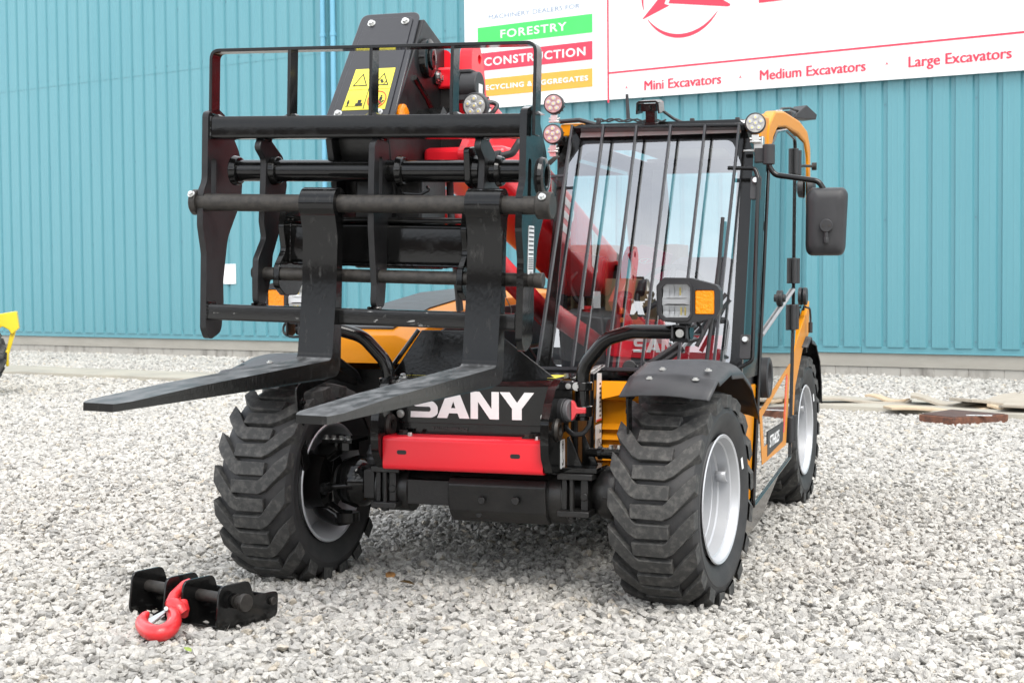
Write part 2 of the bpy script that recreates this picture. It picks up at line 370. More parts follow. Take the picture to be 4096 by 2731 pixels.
def scatter(d0, d1, dens, s0, s1, lift=0.0):
    n = int(dens*3.1416*(d1*d1-d0*d0)*0.22)
    ang = rng.uniform(-0.69, 0.69, n); d = np.sqrt(rng.uniform(d0*d0, d1*d1, n))
    th = ang+YAW
    x = CAM.x-np.sin(th)*d; y = CAM.y+np.cos(th)*d
    k = np.clip((y-3.5)/7, 0, 1); k = k*k*(3-2*k)
    s = (x-WO.x)*HD.x+(y-WO.y)*HD.y
    z = 0.0085*np.clip(s, -45, 0)*k
    q = (x-WO.x)*WN.x+(y-WO.y)*WN.y
    ok = in_view(x, y, z, 1.2) & (q > 0.02) & ~((q > 4.02) & (q < 5.08) & (rng.random(n) < 0.97))
    x, y, z = x[ok], y[ok], z[ok]
    sz = s0+(s1-s0)*rng.random(len(x))**1.7
    pts.append(np.stack([x, y, z+lift+rng.uniform(-0.006, 0.008, len(x))], 1)); scl.append(sz)
scatter(3.0, 6.5, 1900, 0.022, 0.062); scatter(3.0, 6.5, 450, 0.026, 0.054, 0.014); scatter(3.0, 6.5, 2200, 0.010, 0.022, 0.004)
scatter(6.5, 10, 1500, 0.025, 0.060); scatter(6.5, 10, 320, 0.026, 0.054, 0.014); scatter(6.5, 10, 900, 0.014, 0.024, 0.004)
scatter(10, 16, 800, 0.035, 0.066)
scatter(16, 31, 300, 0.05, 0.085)
pts = np.concatenate(pts); scl = np.concatenate(scl); NP = len(pts)
me = bpy.data.meshes.new('gravel'); me.vertices.add(NP); me.vertices.foreach_set('co', pts.astype('f').ravel())
a = me.attributes.new('rot', 'FLOAT_VECTOR', 'POINT')
rot = np.stack([rng.normal(0, 0.36, NP), rng.normal(0, 0.36, NP), rng.uniform(0, 6.283, NP)], 1); a.data.foreach_set('vector', rot.astype('f').ravel())
a = me.attributes.new('scl', 'FLOAT_VECTOR', 'POINT')
sv = scl[:, None]*np.stack([rng.uniform(0.85, 1.25, NP), rng.uniform(0.8, 1.2, NP), rng.uniform(0.8, 1.3, NP)], 1); a.data.foreach_set('vector', sv.astype('f').ravel())
a = me.attributes.new('pick', 'INT', 'POINT'); a.data.foreach_set('value', rng.integers(0, 14, NP).astype('i'))
gro = bpy.data.objects.new('gravel', me); COL.objects.link(gro); tag(gro, 'loose pale grey crushed stone covering the yard', 'gravel', kind='stuff')
ng = bpy.data.node_groups.new('lay_stones', 'GeometryNodeTree')
ng.interface.new_socket('Geometry', in_out='INPUT', socket_type='NodeSocketGeometry'); ng.interface.new_socket('Geometry', in_out='OUTPUT', socket_type='NodeSocketGeometry')
gi = ng.nodes.new('NodeGroupInput'); go = ng.nodes.new('NodeGroupOutput')
ci = ng.nodes.new('GeometryNodeCollectionInfo'); ci.inputs['Collection'].default_value = rocks; ci.inputs['Separate Children'].default_value = True; ci.inputs['Reset Children'].default_value = True
ip = ng.nodes.new('GeometryNodeInstanceOnPoints'); ip.inputs['Pick Instance'].default_value = True
def named(nm, ty):
    q = ng.nodes.new('GeometryNodeInputNamedAttribute'); q.data_type = ty; q.inputs['Name'].default_value = nm
    return [o_ for o_ in q.outputs if o_.enabled and o_.name == 'Attribute'][0]
er = ng.nodes.new('FunctionNodeEulerToRotation')
ng.links.new(named('rot', 'FLOAT_VECTOR'), er.inputs[0]); ng.links.new(er.outputs[0], ip.inputs['Rotation'])
ng.links.new(named('scl', 'FLOAT_VECTOR'), ip.inputs['Scale']); ng.links.new(named('pick', 'INT'), ip.inputs['Instance Index'])
ng.links.new(gi.outputs[0], ip.inputs['Points']); ng.links.new(ci.outputs[0], ip.inputs['Instance']); ng.links.new(ip.outputs[0], go.inputs[0])
gro.modifiers.new('stones', 'NODES').node_group = ng

# ---- text and flat marks
def text_geo(body, bold=0.0, extr=0.0, space=1.0):
    c = bpy.data.curves.new('t', 'FONT'); c.body = body; c.size = 1.0; c.offset = bold; c.extrude = extr; c.space_character = space; c.resolution_u = 4
    o = bpy.data.objects.new('t', c); COL.objects.link(o)
    dg = bpy.context.evaluated_depsgraph_get(); dg.update(); me = bpy.data.meshes.new_from_object(o.evaluated_get(dg))
    v = [tuple(p.co) for p in me.vertices]; f = [tuple(p.vertices) for p in me.polygons]
    bpy.data.objects.remove(o); bpy.data.curves.remove(c); bpy.data.meshes.remove(me)
    return v, f
_cap = {}
def text_on(name, body, frame, x0, x1, y0, cap, m, parent, bold=0.0, thick=0.004, space=1.0, italic=0.0, fat=0.0):
    """Lettering laid on a plane: frame maps (x, y, out) to the place; baseline y0, cap height cap, width x0..x1."""
    v, f = text_geo(body, bold, 0.5, space)
    hv, _ = text_geo('H', bold)
    ch = max(p[1] for p in hv); lo = min(p[0] for p in v); hi = max(p[0] for p in v)
    kx = (x1-x0)/(hi-lo); ky = cap/ch
    # one part per word: group the glyph faces by the gaps between them
    iv = sorted((min(v[i][0] for i in q), max(v[i][0] for i in q)) for q in f); cuts = []; e = iv[0][1]
    for l_, h_ in iv:
        if l_-e > 0.17*(1+0.6*(space-1)): cuts.append((l_+e)/2)
        e = max(e, h_)
    out = []
    for k in range(len(cuts)+1):
        l_ = cuts[k-1] if k else -1e9; h_ = cuts[k] if k < len(cuts) else 1e9
        fk = [q for q in f if l_ < v[q[0]][0] <= h_]; use = sorted({i for q in fk for i in q}); ix = {i: n_ for n_, i in enumerate(use)}
        mb = MB(); mb.add([frame((v[i][0]-lo)*kx+x0+italic*v[i][1]*ky, v[i][1]*ky+y0, (v[i][2]+0.5)*thick) for i in use], [tuple(ix[i] for i in q) for q in fk])
        if fat:
            for s_ in (-0.5, 0.5): mb.add([frame((v[i][0]-lo)*kx+x0+s_*fat, v[i][1]*ky+y0+0.25*fat*s_, (v[i][2]+0.5)*thick+0.0012*(1.5+s_)) for i in use], [tuple(ix[i] for i in q) for q in fk])
        out.append(mb.build(name, m, parent, smooth=0))
    return out
def flat_on(name, polys, frame, m, parent, thick=0.003, base=0.0):
    mb = MB()
    for pl_ in polys:
        outer, holes = (pl_ if isinstance(pl_, tuple) else (pl_, ()))
        t_ = MB(); t_.prism([(p[0], p[1]) for p in outer], 'z', base, base+thick, holes)
        mb.add([frame(*p) for p in t_.v], t_.f)
    return mb.build(name, m, parent, smooth=0)

# ---- the shed
shed = thing('metal_shed', 'long blue-green ribbed steel shed wall on a grey concrete base behind the machine', 'building', WM @ Vector((-6, 0, 0)))
wm = mat('teal_cladding', (0.090, 0.268, 0.316), 0.30, coat=0.0, var=0.45, vscale=1.1, vcol=(0.126, 0.312, 0.358), thresh=(0.35, 0.7), stretch=(2.4, 2.4, 0.22), bump=0.35, bscale=1.6, rvar=0.12, spec=0.6)
pm = mat('light_blue_pipe_paint', (0.13, 0.345, 0.47), 0.4, var=0.2, vscale=3)
PIT = 0.2977; PH = -0.003
def clad(t0, t1, q):
    mb = MB(); prof = []
    k0, k1 = -150, 42
    for k in range(k0, k1):
        c = PH+k*PIT
        prof += [(c-0.043, 0), (c-0.026, -0.030), (c+0.026, -0.030), (c+0.043, 0)]
        for off in (0.105, 0.185):
            prof += [(c+off-0.008, 0), (c+off-0.003, 0.0030), (c+off+0.003, 0.0030), (c+off+0.008, 0)]
    n = len(prof)
    mb.add([wp(s, q+d, t_) for t_ in (t0, t1) for s, d in prof], [(i, i+1, n+i+1, n+i) for i in range(n-1)])
    return mb
root_inv = Matrix.Translation(-shed.location)
def shed_part(mb, name, m, **k):
    o = mb.build(name, m, shed, **k); o.matrix_parent_inverse = root_inv; return o
shed_part(clad(0.385, 5.12, 0), 'wall_sheet', wm, smooth=20, weld=False); shed_part(clad(5.10, 9.5, 0.005), 'wall_sheet', wm, smooth=20, weld=False)
def wall_box(mb, s0, s1, q0, q1, t0, t1): mb.add([wp(s, q, t_) for s in (s0, s1) for q in (q0, q1) for t_ in (t0, t1)], [(0, 1, 3, 2), (4, 6, 7, 5), (0, 4, 5, 1), (2, 3, 7, 6), (0, 2, 6, 4), (1, 5, 7, 3)]); return mb
mb = MB(); e = -44.0
while e < 12: wall_box(mb, e, e+3.03, -0.2, -0.016, 0.303, 0.392); wall_box(mb, e, e+3.03, -0.016, -0.004, 0.303, 0.318); e += 3.035
shed_part(mb, 'base_flashing', wm, bevel=0.003)
cm = mat('poured_concrete', (0.30, 0.285, 0.25), 0.85, var=0.6, vscale=1.4, vcol=(0.40, 0.38, 0.34), bump=0.25, bscale=30, stretch=(1, 1, 3))
bm_ = mat('stained_block', (0.36, 0.345, 0.315), 0.9, var=0.85, vscale=2.6, vcol=(0.15, 0.14, 0.125), thresh=(0.47, 0.66), bump=0.4, bscale=22, stretch=(1.6, 1.6, 0.5))
mb = wall_box(MB(), -44, 12, -0.25, -0.03, 0.125, 0.303); shed_part(mb, 'concrete_beam', cm)
mb = MB(); e = -44.0
while e < 12: wall_box(mb, e+0.0015, e+0.4465, -0.25, -0.045+0.004*rng.random(), -0.6, 0.122); e += 0.448
shed_part(mb, 'block_course', bm_, bevel=0.006)
mb = MB()
for k in range(-66, 6):
    s = PH+k*PIT
    for t_ in (0.47, 5.22):
        p = wp(s, -0.03 if t_ < 5 else -0.025, t_); mb.cyl(p, p+WN*0.008, 0.011, n=8)
    if k % 4 == 0:
        for t_ in (2.05, 3.55, 6.2):
            p = wp(s, -0.03 if t_ < 5 else -0.025, t_); mb.cyl(p, p+WN*0.008, 0.012, n=8)
sc = shed_part(mb, 'screw_heads', mat('screw_grey', (0.10, 0.22, 0.27), 0.5)); sc['kind'] = 'stuff'
for s, lab in ((-10.79, 'first of two light blue downpipes on the shed wall, farther from the sign'), (-10.57, 'second of two light blue downpipes on the shed wall, nearer the sign')):
    d = thing('downpipe', lab, 'pipe', wp(s, 0.07, 0.4), 'downpipes on the shed wall')
    mb = MB().cyl(wp(s, 0.07, 0.33), wp(s, 0.07, 9.3), 0.043, n=20)
    o = mb.build('pipe', pm, d); o.matrix_parent_inverse = Matrix.Translation(-d.location)
    for t_ in (1.2, 5.35, 7.4):
        mb = MB().cyl(wp(s, 0.07, t_), wp(s, 0.07, t_+0.06), 0.050, n=20); wall_box(mb, s-0.02, s+0.02, 0.0, 0.03, t_, t_+0.05)
        o = mb.build('bracket', pm, d); o.matrix_parent_inverse = Matrix.Translation(-d.location)
# white plate screwed to the wall
d = thing('wall_plate', 'small white square cover plate screwed to the teal wall', 'plate', wp(-13.09, 0.01, 1.283))
fr = lambda x, y, o_: wp(x, o_, y)
o = flat_on('cover', [rrect(0.32, 0.35, 0.01, 3, -13.09, 1.46)], fr, M['white'], d, 0.012, 0.004); o.matrix_parent_inverse = Matrix.Translation(-d.location)
for i in (-1, 1):
    for j in (-1, 1):
        p = wp(-13.09+i*0.14, 0.016, 1.46+j*0.155); o = MB().cyl(p, p+WN*0.004, 0.008, n=10).build('screw', M['zinc'], d); o.matrix_parent_inverse = Matrix.Translation(-d.location)

# ---- the dealer's sign
sign = thing('sign_board', 'large white dealer sign with red lettering and coloured bars high on the shed wall', 'sign', wp(-7.88, 0.05, 3.95))
sfr = lambda x, y, o_: wp(x, 0.086+o_, y)
def sg(o):
    for q in (o if isinstance(o, list) else [o]): q.matrix_parent_inverse = Matrix.Translation(-sign.location)
    return o
bot = lambda s: 3.945-0.0139*(s+7.88)
sm_ = mat('white_sign_panel', (0.80, 0.80, 0.80), 0.38, var=0.1, vscale=0.7, vcol=(0.75, 0.755, 0.76))
joints = [-7.88, -6.1, -5.30, -3.9, -2.4, -0.9, 0.6, 2.1, 3.6, 6.0]
mb = MB()
for a_, b_ in zip(joints[:-1], joints[1:]):
    vs = [wp(s, q, t_) for q in (0.045, 0.085) for s, t_ in ((a_, bot(a_)), (b_-0.002, bot(b_)), (b_-0.002, 7.6), (a_, 7.6))]
    mb.add(vs, [(0, 1, 2, 3), (4, 5, 6, 7), (0, 1, 5, 4), (1, 2, 6, 5), (2, 3, 7, 6), (3, 0, 4, 7)])
sg(mb.build('panel', sm_, sign, smooth=0))
sred = mat('sign_red', (0.72, 0.035, 0.075), 0.4, var=0.05); sgr = mat('sign_green', (0.055, 0.60, 0.115), 0.4, var=0.05); sor = mat('sign_orange', (0.80, 0.36, 0.045), 0.4, var=0.05)
sgy = mat('sign_pale_grey', (0.24, 0.31, 0.42), 0.4, var=0.05)
def rect(x0, x1, y0, y1): return [(x0, y0), (x1, y0), (x1, y1), (x0, y1)]
sg(flat_on('green_bar', [rect(-7.63, -5.574, 4.905, 5.176)], sfr, sgr, sign)); sg(flat_on('red_bar', [rect(-7.63, -5.576, 4.513, 4.782)], sfr, sred, sign)); sg(flat_on('orange_bar', [rect(-7.63, -5.579, 4.119, 4.387)], sfr, sor, sign))
tfr = lambda x, y, o_: wp(x, 0.0905+o_, y)
sg(text_on('lettering', 'MACHINERY DEALERS FOR', sfr, -7.422, -5.787, 5.281, 0.068, sgy, sign, 0.0))
sg(text_on('lettering', 'FORESTRY', tfr, -7.20, -6.017, 4.982, 0.117, M['white'], sign, 0.012, space=1.15)); sg(text_on('lettering', 'CONSTRUCTION', tfr, -7.507, -5.694, 4.586, 0.120, M['white'], sign, 0.018, space=1.15))
sg(text_on('lettering', 'RECYCLING & AGGREGATES', tfr, -7.575, -5.652, 4.217, 0.071, M['white'], sign, 0.024, space=1.15))
sg(flat_on('red_rule', [rect(-5.325, -5.298, 3.865, 7.5), rect(-5.298, 6.0, 4.278, 4.305)], sfr, sred, sign))
sg(text_on('lettering', 'Mini Excavators', sfr, -4.71, -3.502, 3.996, 0.134, sred, sign, 0.0, fat=0.010)); sg(text_on('lettering', 'Medium Excavators', sfr, -2.915, -1.418, 3.992, 0.134, sred, sign, 0.0, fat=0.010)); sg(text_on('lettering', 'Large Excavators', sfr, -0.838, 0.463, 3.988, 0.134, sred, sign, 0.0, fat=0.010))
for s in (-5.008, -3.211, -1.129, 0.80):
    c = (s, 4.060); P3 = []
    for a_ in (90, 210, 330):
        a1 = R(a_); P3.append([(c[0]+0.034*math.cos(a1), c[1]+0.038*math.sin(a1)), (c[0]+0.008*math.cos(a1+1.0), c[1]+0.008*math.sin(a1+1.0)), (c[0]+0.003*math.cos(a1+3.1), c[1]+0.003*math.sin(a1+3.1)), (c[0]+0.008*math.cos(a1-1.0), c[1]+0.008*math.sin(a1-1.0))])
    sg(flat_on('separator_mark', P3, sfr, sred, sign))
def cres(a0, a1, th, cx=-4.105, cy=5.335, r=0.65, n=36):
    o_ = [(cx+r*math.cos(R(a0+(a1-a0)*i/n)), cy+r*math.sin(R(a0+(a1-a0)*i/n))) for i in range(n+1)]
    i_ = [(cx+(r-th*math.sin(math.pi*min(1, max(0.02, i/n)))**0.7-0.004)*math.cos(R(a0+(a1-a0)*i/n)), cy+(r-th*math.sin(math.pi*min(1, max(0.02, i/n)))**0.7-0.004)*math.sin(R(a0+(a1-a0)*i/n))) for i in range(n+1)]
    return o_+i_[::-1]
sg(flat_on('emblem', [cres(212, 329, 0.052), cres(100, 199, 0.05), cres(-20, 80, 0.05),
    [(-4.746, 5.006), (-4.722, 5.006), (-4.302, 5.154), (-4.384, 5.186), (-4.11, 5.80), (-4.20, 5.86), (-4.476, 5.270)],
    [(-4.322, 5.186), (-3.398, 5.041), (-3.355, 5.05), (-3.362, 5.075), (-3.495, 5.157), (-4.02, 5.62), (-4.10, 5.62)]], sfr, sred, sign))
sg(flat_on('red_block', [rect(-2.932, -1.75, 5.036, 5.60)], sfr, sred, sign))

# ---- concrete path strip and the boards lying on it
mb = MB(); ring = []
n = 240
for i in range(n+1):
    s = -42+54*i/n; ring.append((s, 5.14+rng.normal(0, 0.018), 3.98+rng.normal(0, 0.03), 0.055+rng.normal(0, 0.003)))
P0 = []
for s, q0, q1, h in ring:
    for q, z in ((q0+0.03, -0.08), (q0, h), ((q0+q1)/2, h+0.008), (q1, h-0.004), (q1-0.03, -0.08)):
        p = wp(s, q, 0); P0.append((p.x, p.y, gz(p.x, p.y)+z))
mb.add(P0, [(i*5+k, i*5+k+1, i*5+k+6, i*5+k+5) for i in range(n) for k in range(4)])
pcm = mat('weathered_path_concrete', (0.30, 0.28, 0.24), 0.9, var=0.8, vscale=1.3, vcol=(0.43, 0.40, 0.33), bump=0.4, bscale=26)
tag(mb.build('path', pcm, smooth=30), kind='structure')
wd = mat('weathered_board', (0.40, 0.36, 0.30), 0.85, var=0.7, vscale=5, vcol=(0.27, 0.235, 0.19), bump=0.3, bscale=30, stretch=(0.3, 6, 6))
wo_ = mat('pale_board', (0.50, 0.40, 0.28), 0.85, var=0.6, vscale=5, vcol=(0.42, 0.31, 0.21), bump=0.3, bscale=30, stretch=(0.3, 6, 6))
def cr4(x, y, z): return at((3200+x*0.47838)/KD, (1000+y*0.47838)/KD, z=z)
def board(e0, e1, Wd, m, lab, thick=0.024, warp=0.02):
    p, q = cr4(*e0), cr4(*e1); L = (q-p).length; ax_ = (q-p)/L; sd = ax_.cross(Vector((0, 0, 1))).normalized(); nv = sd.cross(ax_)
    if nv.z < 0: nv = -nv
    nn = 12; rings = []; c_ = (p+q)/2
    for i in range(nn):
        x = L*(i/(nn-1)-0.5); w = Wd*(0.5-0.05*rng.random()-(0.2*rng.random() if i in (0, nn-1) else 0)); zz = warp*math.sin(i*0.55+e0[0])
        rings.append([ax_*x+sd*s_*w+nv*(zz+h_) for s_, h_ in ((-1, 0), (1, 0), (1, thick), (-1, thick))])
    b_ = MB().loft(rings).build('board', m, bevel=0.003); b_.location = c_; tag(b_, lab, 'board', 'broken boards on the path'); return b_
board((120, 1262, 0.07), (920, 1272, 0.06), 0.22, wd, 'thin grey board lying nearest the rear tyre on the path')
board((560, 1235, 0.09), (900, 1268, 0.07), 0.16, wo_, 'short tan offcut lying against the thin grey board')
board((925, 1250, 0.095), (1480, 1300, 0.05), 0.42, wd, 'wide split grey board propped up at its near end on the path', 0.03, 0.03)
board((730, 1345, 0.04), (1720, 1320, 0.05), 0.30, wo_, 'long tan board lying just behind the rusty steel cover')
board((1340, 1290, 0.09), (1880, 1250, 0.09), 0.40, wd, 'wide grey board leaning beyond the rusty cover at the far right', 0.03, 0.03)
board((1560, 1318, 0.06), (1980, 1345, 0.04), 0.28, wo_, 'tan board at the far right end of the path behind the cover')
board((1800, 1320, 0.10), (1930, 1265, 0.10), 0.35, wd, 'dark edged board standing tilted at the right end of the path')
# rusty steel cover
rm = mat('rusty_steel', (0.085, 0.040, 0.028), 0.8, var=0.9, vscale=14, vcol=(0.22, 0.085, 0.045), bump=0.4, bscale=60)
pts4 = [at(3200/KD+x*0.478/KD, 1000/KD+y*0.478/KD, z=0.075) for x, y in ((995, 1374), (1285, 1404), (1745, 1374), (1265, 1334))]
cov_c = sum(pts4, Vector())/4
cv = thing('steel_cover', 'low square rusty brown steel cover box sunk in the gravel', 'cover', (cov_c.x, cov_c.y, 0))
mb = MB(); vs = [(p.x-cov_c.x, p.y-cov_c.y, z) for z in (-0.03, 0.075) for p in pts4]
mb.add(vs, [(0, 1, 2, 3), (4, 5, 6, 7), (0, 1, 5, 4), (1, 2, 6, 5), (2, 3, 7, 6), (3, 0, 4, 7)]); mb.build('box', rm, cv, bevel=0.006)
mb = MB(); vs = [((p.x-cov_c.x)*0.93, (p.y-cov_c.y)*0.93, z) for z in (0.0762, 0.081) for p in pts4]
mb.add(vs, [(0, 1, 2, 3), (4, 5, 6, 7), (0, 1, 5, 4), (1, 2, 6, 5), (2, 3, 7, 6), (3, 0, 4, 7)]); mb.build('lid', mat('dark_rust', (0.055, 0.034, 0.03), 0.7, var=0.6, vscale=10, vcol=(0.13, 0.06, 0.04), bump=0.3), cv, bevel=0.002)
p = at(3200/KD+1500*0.478/KD, 1000/KD+1382*0.478/KD, z=0.083)
pp = MB().box((0, 0, 0), (0.22, 0.035, 0.004), Matrix.Rotation(R(8), 4, 'Z')).build('paper_strip', M['label'], None); pp.location = p; tag(pp, 'small white paper strip lying on the rusty steel cover', 'paper')
# fallen leaves and a stick
def leaf(u, v, size, col, lab, rz):
    p = at(u, v, z=0.03); mb = MB()
    pts_ = [(0, -1), (0.45, -0.4), (0.5, 0.2), (0, 1), (-0.5, 0.2), (-0.45, -0.4)]
    mb.add([(0, -1, 0), (0.5, -0.3, 0.18), (0.42, 0.35, 0.16), (0, 1, 0.05), (-0.42, 0.35, 0.2), (-0.5, -0.3, 0.12), (0, 0, 0)], [(0, 1, 6), (1, 2, 6), (2, 3, 6), (3, 4, 6), (4, 5, 6), (5, 0, 6)])
    mb.v = [(a_*size, b_*size, c_*size) for a_, b_, c_ in mb.v]
    o = mb.build('leaf', mat('leaf_'+lab.split()[1], col, 0.6, var=0.4, vscale=40), None); o.location = p; o.rotation_euler = (0.2, -0.1, rz); m_ = o.modifiers.new('t', 'SOLIDIFY'); m_.thickness = 0.001
    tag(o, lab, 'leaf', 'fallen leaves'); return o
leaf(897, 1322, 0.045, (0.30, 0.15, 0.05), 'curled tan leaf on the gravel between the front wheels', 0.5)
leaf(935, 1338, 0.035, (0.10, 0.06, 0.02), 'small dark brown leaf beside the curled tan one', 2.0)
leaf(431, 1491, 0.022, (0.25, 0.34, 0.06), 'tiny green leaf below the black hook bracket', 1.2)
leaf(1788, 1078, 0.05, (0.16, 0.30, 0.05), 'little green sprig to the right of the rear wheel', 0.2)
sp = at(415, 808, z=gz(*at(415, 808, z=-0.12).xy)+0.04)
st = MB().tube([(-0.16, 0, 0), (0, 0.01, 0.02), (0.16, 0, -0.01)], [0.016, 0.02, 0.012], 8).build('stick', mat('dark_bark', (0.03, 0.025, 0.02), 0.9, bump=0.4), None)
st.location = sp; st.rotation_euler = (0, 0.1, -0.6); tag(st, 'short black stick near the foot of the shed wall', 'stick')

# ---- trees and a brick shed, unseen, added for the black paint to mirror

def cam_rel(r, f, z=0.0): return Vector((CAM.x+RT.x*r+FW.x*f, CAM.y+RT.y*r+FW.y*f, z))
brick = mat('brown_brick', (0.105, 0.058, 0.038), 0.85, var=0.7, vscale=5, vcol=(0.06, 0.036, 0.027), bump=0.3, bscale=40)
bb = thing('added_brick_building', 'unseen brown brick warehouse added behind the viewer for the black paint to mirror', 'building', cam_rel(0, -25))
BM = Matrix.Rotation(YAW, 4, 'Z')
def bbp(mb, name, m, par=None, **k):
    mb.v = [tuple(BM @ Vector(p)) for p in mb.v]; return mb.build(name, m, par or bb, **k)
mb = MB(); mb.bx(-38, 36, -9, 0, -0.3, 4.0); wl_ = bbp(mb, 'wall', brick)
mb = MB(); mb.prism([(0.5, 4.0), (0.5, 4.15), (-4.5, 5.6), (-9.5, 4.15), (-9.5, 4.0)], 'x', -38.4, 36.4); bbp(mb, 'roof', mat('slate_roof', (0.045, 0.045, 0.05), 0.7, var=0.4, vscale=4))
for i in range(10):
    x = -35+7.2*i; fr_w = bbp(MB().bx(x, x+1.8, 0.0, 0.05, 1.2, 2.9), 'window', M['matt']); bbp(MB().bx(x+0.08, x+1.72, 0.05, 0.07, 1.28, 2.82), 'pane', M['black'], fr_w)
bbp(MB().bx(1.0, 4.6, 0.0, 0.06, 0.0, 3.6), 'door', mat('door_brown', (0.12, 0.06, 0.03), 0.6))
leafm = mat('dark_leaves', (0.030, 0.045, 0.016), 0.7, var=0.7, vscale=1.5, vcol=(0.07, 0.085, 0.03))
bark = mat('tree_bark', (0.06, 0.045, 0.035), 0.9, bump=0.4)
def tree(r, f, h, w, lab):
    p = cam_rel(r, f); o = thing('tree', lab, 'tree', p, 'unseen trees added beyond the yard')
    MB().tube([(0, 0, 0), (0.1, 0, h*0.3), (0.0, 0.1, h*0.6), (0.1, 0, h*0.85)], [0.25, 0.2, 0.13, 0.05], 10).build('trunk', bark, o)
    mb = MB(); n = 2200
    cl = [(rng.normal(0, w*0.33), rng.normal(0, w*0.33), h*0.62+rng.normal(0, h*0.16)) for _ in range(22)]
    for i in range(n):
        c_ = cl[rng.integers(0, 22)]; q = Vector((c_[0]+rng.normal(0, w*0.11), c_[1]+rng.normal(0, w*0.11), c_[2]+rng.normal(0, h*0.06)))
        a_ = Vector(rng.normal(size=3)).normalized()*0.22; b_ = a_.orthogonal().normalized()*0.16
        mb.add([q-a_, q+b_, q+a_, q-b_], [(0, 1, 2, 3)])
    mb.build('crown', leafm, o, smooth=0, weld=False)
for i, (r, f, h, w, lab) in enumerate(((32, -12, 8, 6, 'unseen broad tree added beside the brick warehouse behind the viewer'), (38, 0, 9, 7, 'tall tree added at the end of the yard, out of view to the side'), (-34, -10, 8, 6, 'unseen round tree added at the far corner of the brick warehouse'), (30, -24, 10, 7, 'unseen tree added behind the corner of the brick warehouse'))): tree(r, f, h, w, lab)
# ================================================================== THE TELEHANDLER
T = thing('telehandler', 'yellow, red and black compact telehandler with raised pallet forks standing on gravel', 'telehandler')
V = Vector

# ---- wheels
RT_ = 0.445; RG = 0.418
def r_top(x): return RT_ - 0.020*(abs(x)/0.19)**2.2
def tyre_mesh(side):
    prof = [(0.150, 0.250), (0.158, 0.262), (0.163, 0.275), (0.176, 0.300), (0.186, 0.330), (0.189, 0.352), (0.187, 0.354), (0.184, 0.372), (0.172, 0.392), (0.150, 0.404), (0.10, RG), (0, RG+0.002)]
    prof = prof + [(-x, r) for x, r in prof[-2::-1]]
    mb = MB(); mb.cur = 0; mb.lathe(prof, 128)
    mb.cur = 1; NL = 18
    for fam in (1, -1):
        for k in range(NL):
            th0 = 2*math.pi*(k+(0.5 if fam < 0 else 0.0))/NL
            # centre line of a lug from the shoulder to the far side of the centre: (x, s, half width)
            path = [(0.193, 0.128, 0.036), (0.150, 0.082, 0.037), (0.085, 0.013, 0.033), (0.060, 0.0, 0.029), (-0.085, 0.0, 0.0275)]
            left = []; right = []
            for i, (x, s, w) in enumerate(path):
                a_ = V(path[max(i-1, 0)][:2]); b_ = V(path[min(i+1, len(path)-1)][:2]); d = (b_-a_).normalized(); nn = V((-d.y, d.x))
                if i == 0: nn = V((0.0, -1.0))
                left.append((x+nn.x*w*(0.6 if i else 0.2), s+nn.y*w)); right.append((x-nn.x*w*(0.6 if i else 0.2), s-nn.y*w))
            def pt(x, s, r, g=0.0):
                th = th0+s/RT_
                # angle measured so that s grows upwards on the face nearest the camera (-y)
                return (fam*x, -r*math.cos(th), r*math.sin(th))
            n = len(path); vs = []
            for (x, s), (x2, s2) in zip(left, right):
                cx_, cs = (x+x2)/2, (s+s2)/2
                vs += [pt(x, s, r_top(x)), pt(x2, s2, r_top(x2))]
                vs += [pt(x+(x-cx_)*0.22, s+(s-cs)*0.22, RG-0.012 if abs(x) < 0.16 else 0.372), pt(x2+(x2-cx_)*0.22, s2+(s2-cs)*0.22, RG-0.012 if abs(x2) < 0.16 else 0.372)]
            fs = []
            for i in range(n-1):
                o, p = i*4, i*4+4
                fs += [(o, o+1, p+1, p), (o, p, p+2, o+2), (o+1, o+3, p+3, p+1)]
            fs += [(0, 2, 3, 1), ((n-1)*4, (n-1)*4+1, (n-1)*4+3, (n-1)*4+2)]
            mb.add(vs, fs)
    mb.v = [(side*0.91*a_, b_, c_) for a_, b_, c_ in mb.v]
    return mb
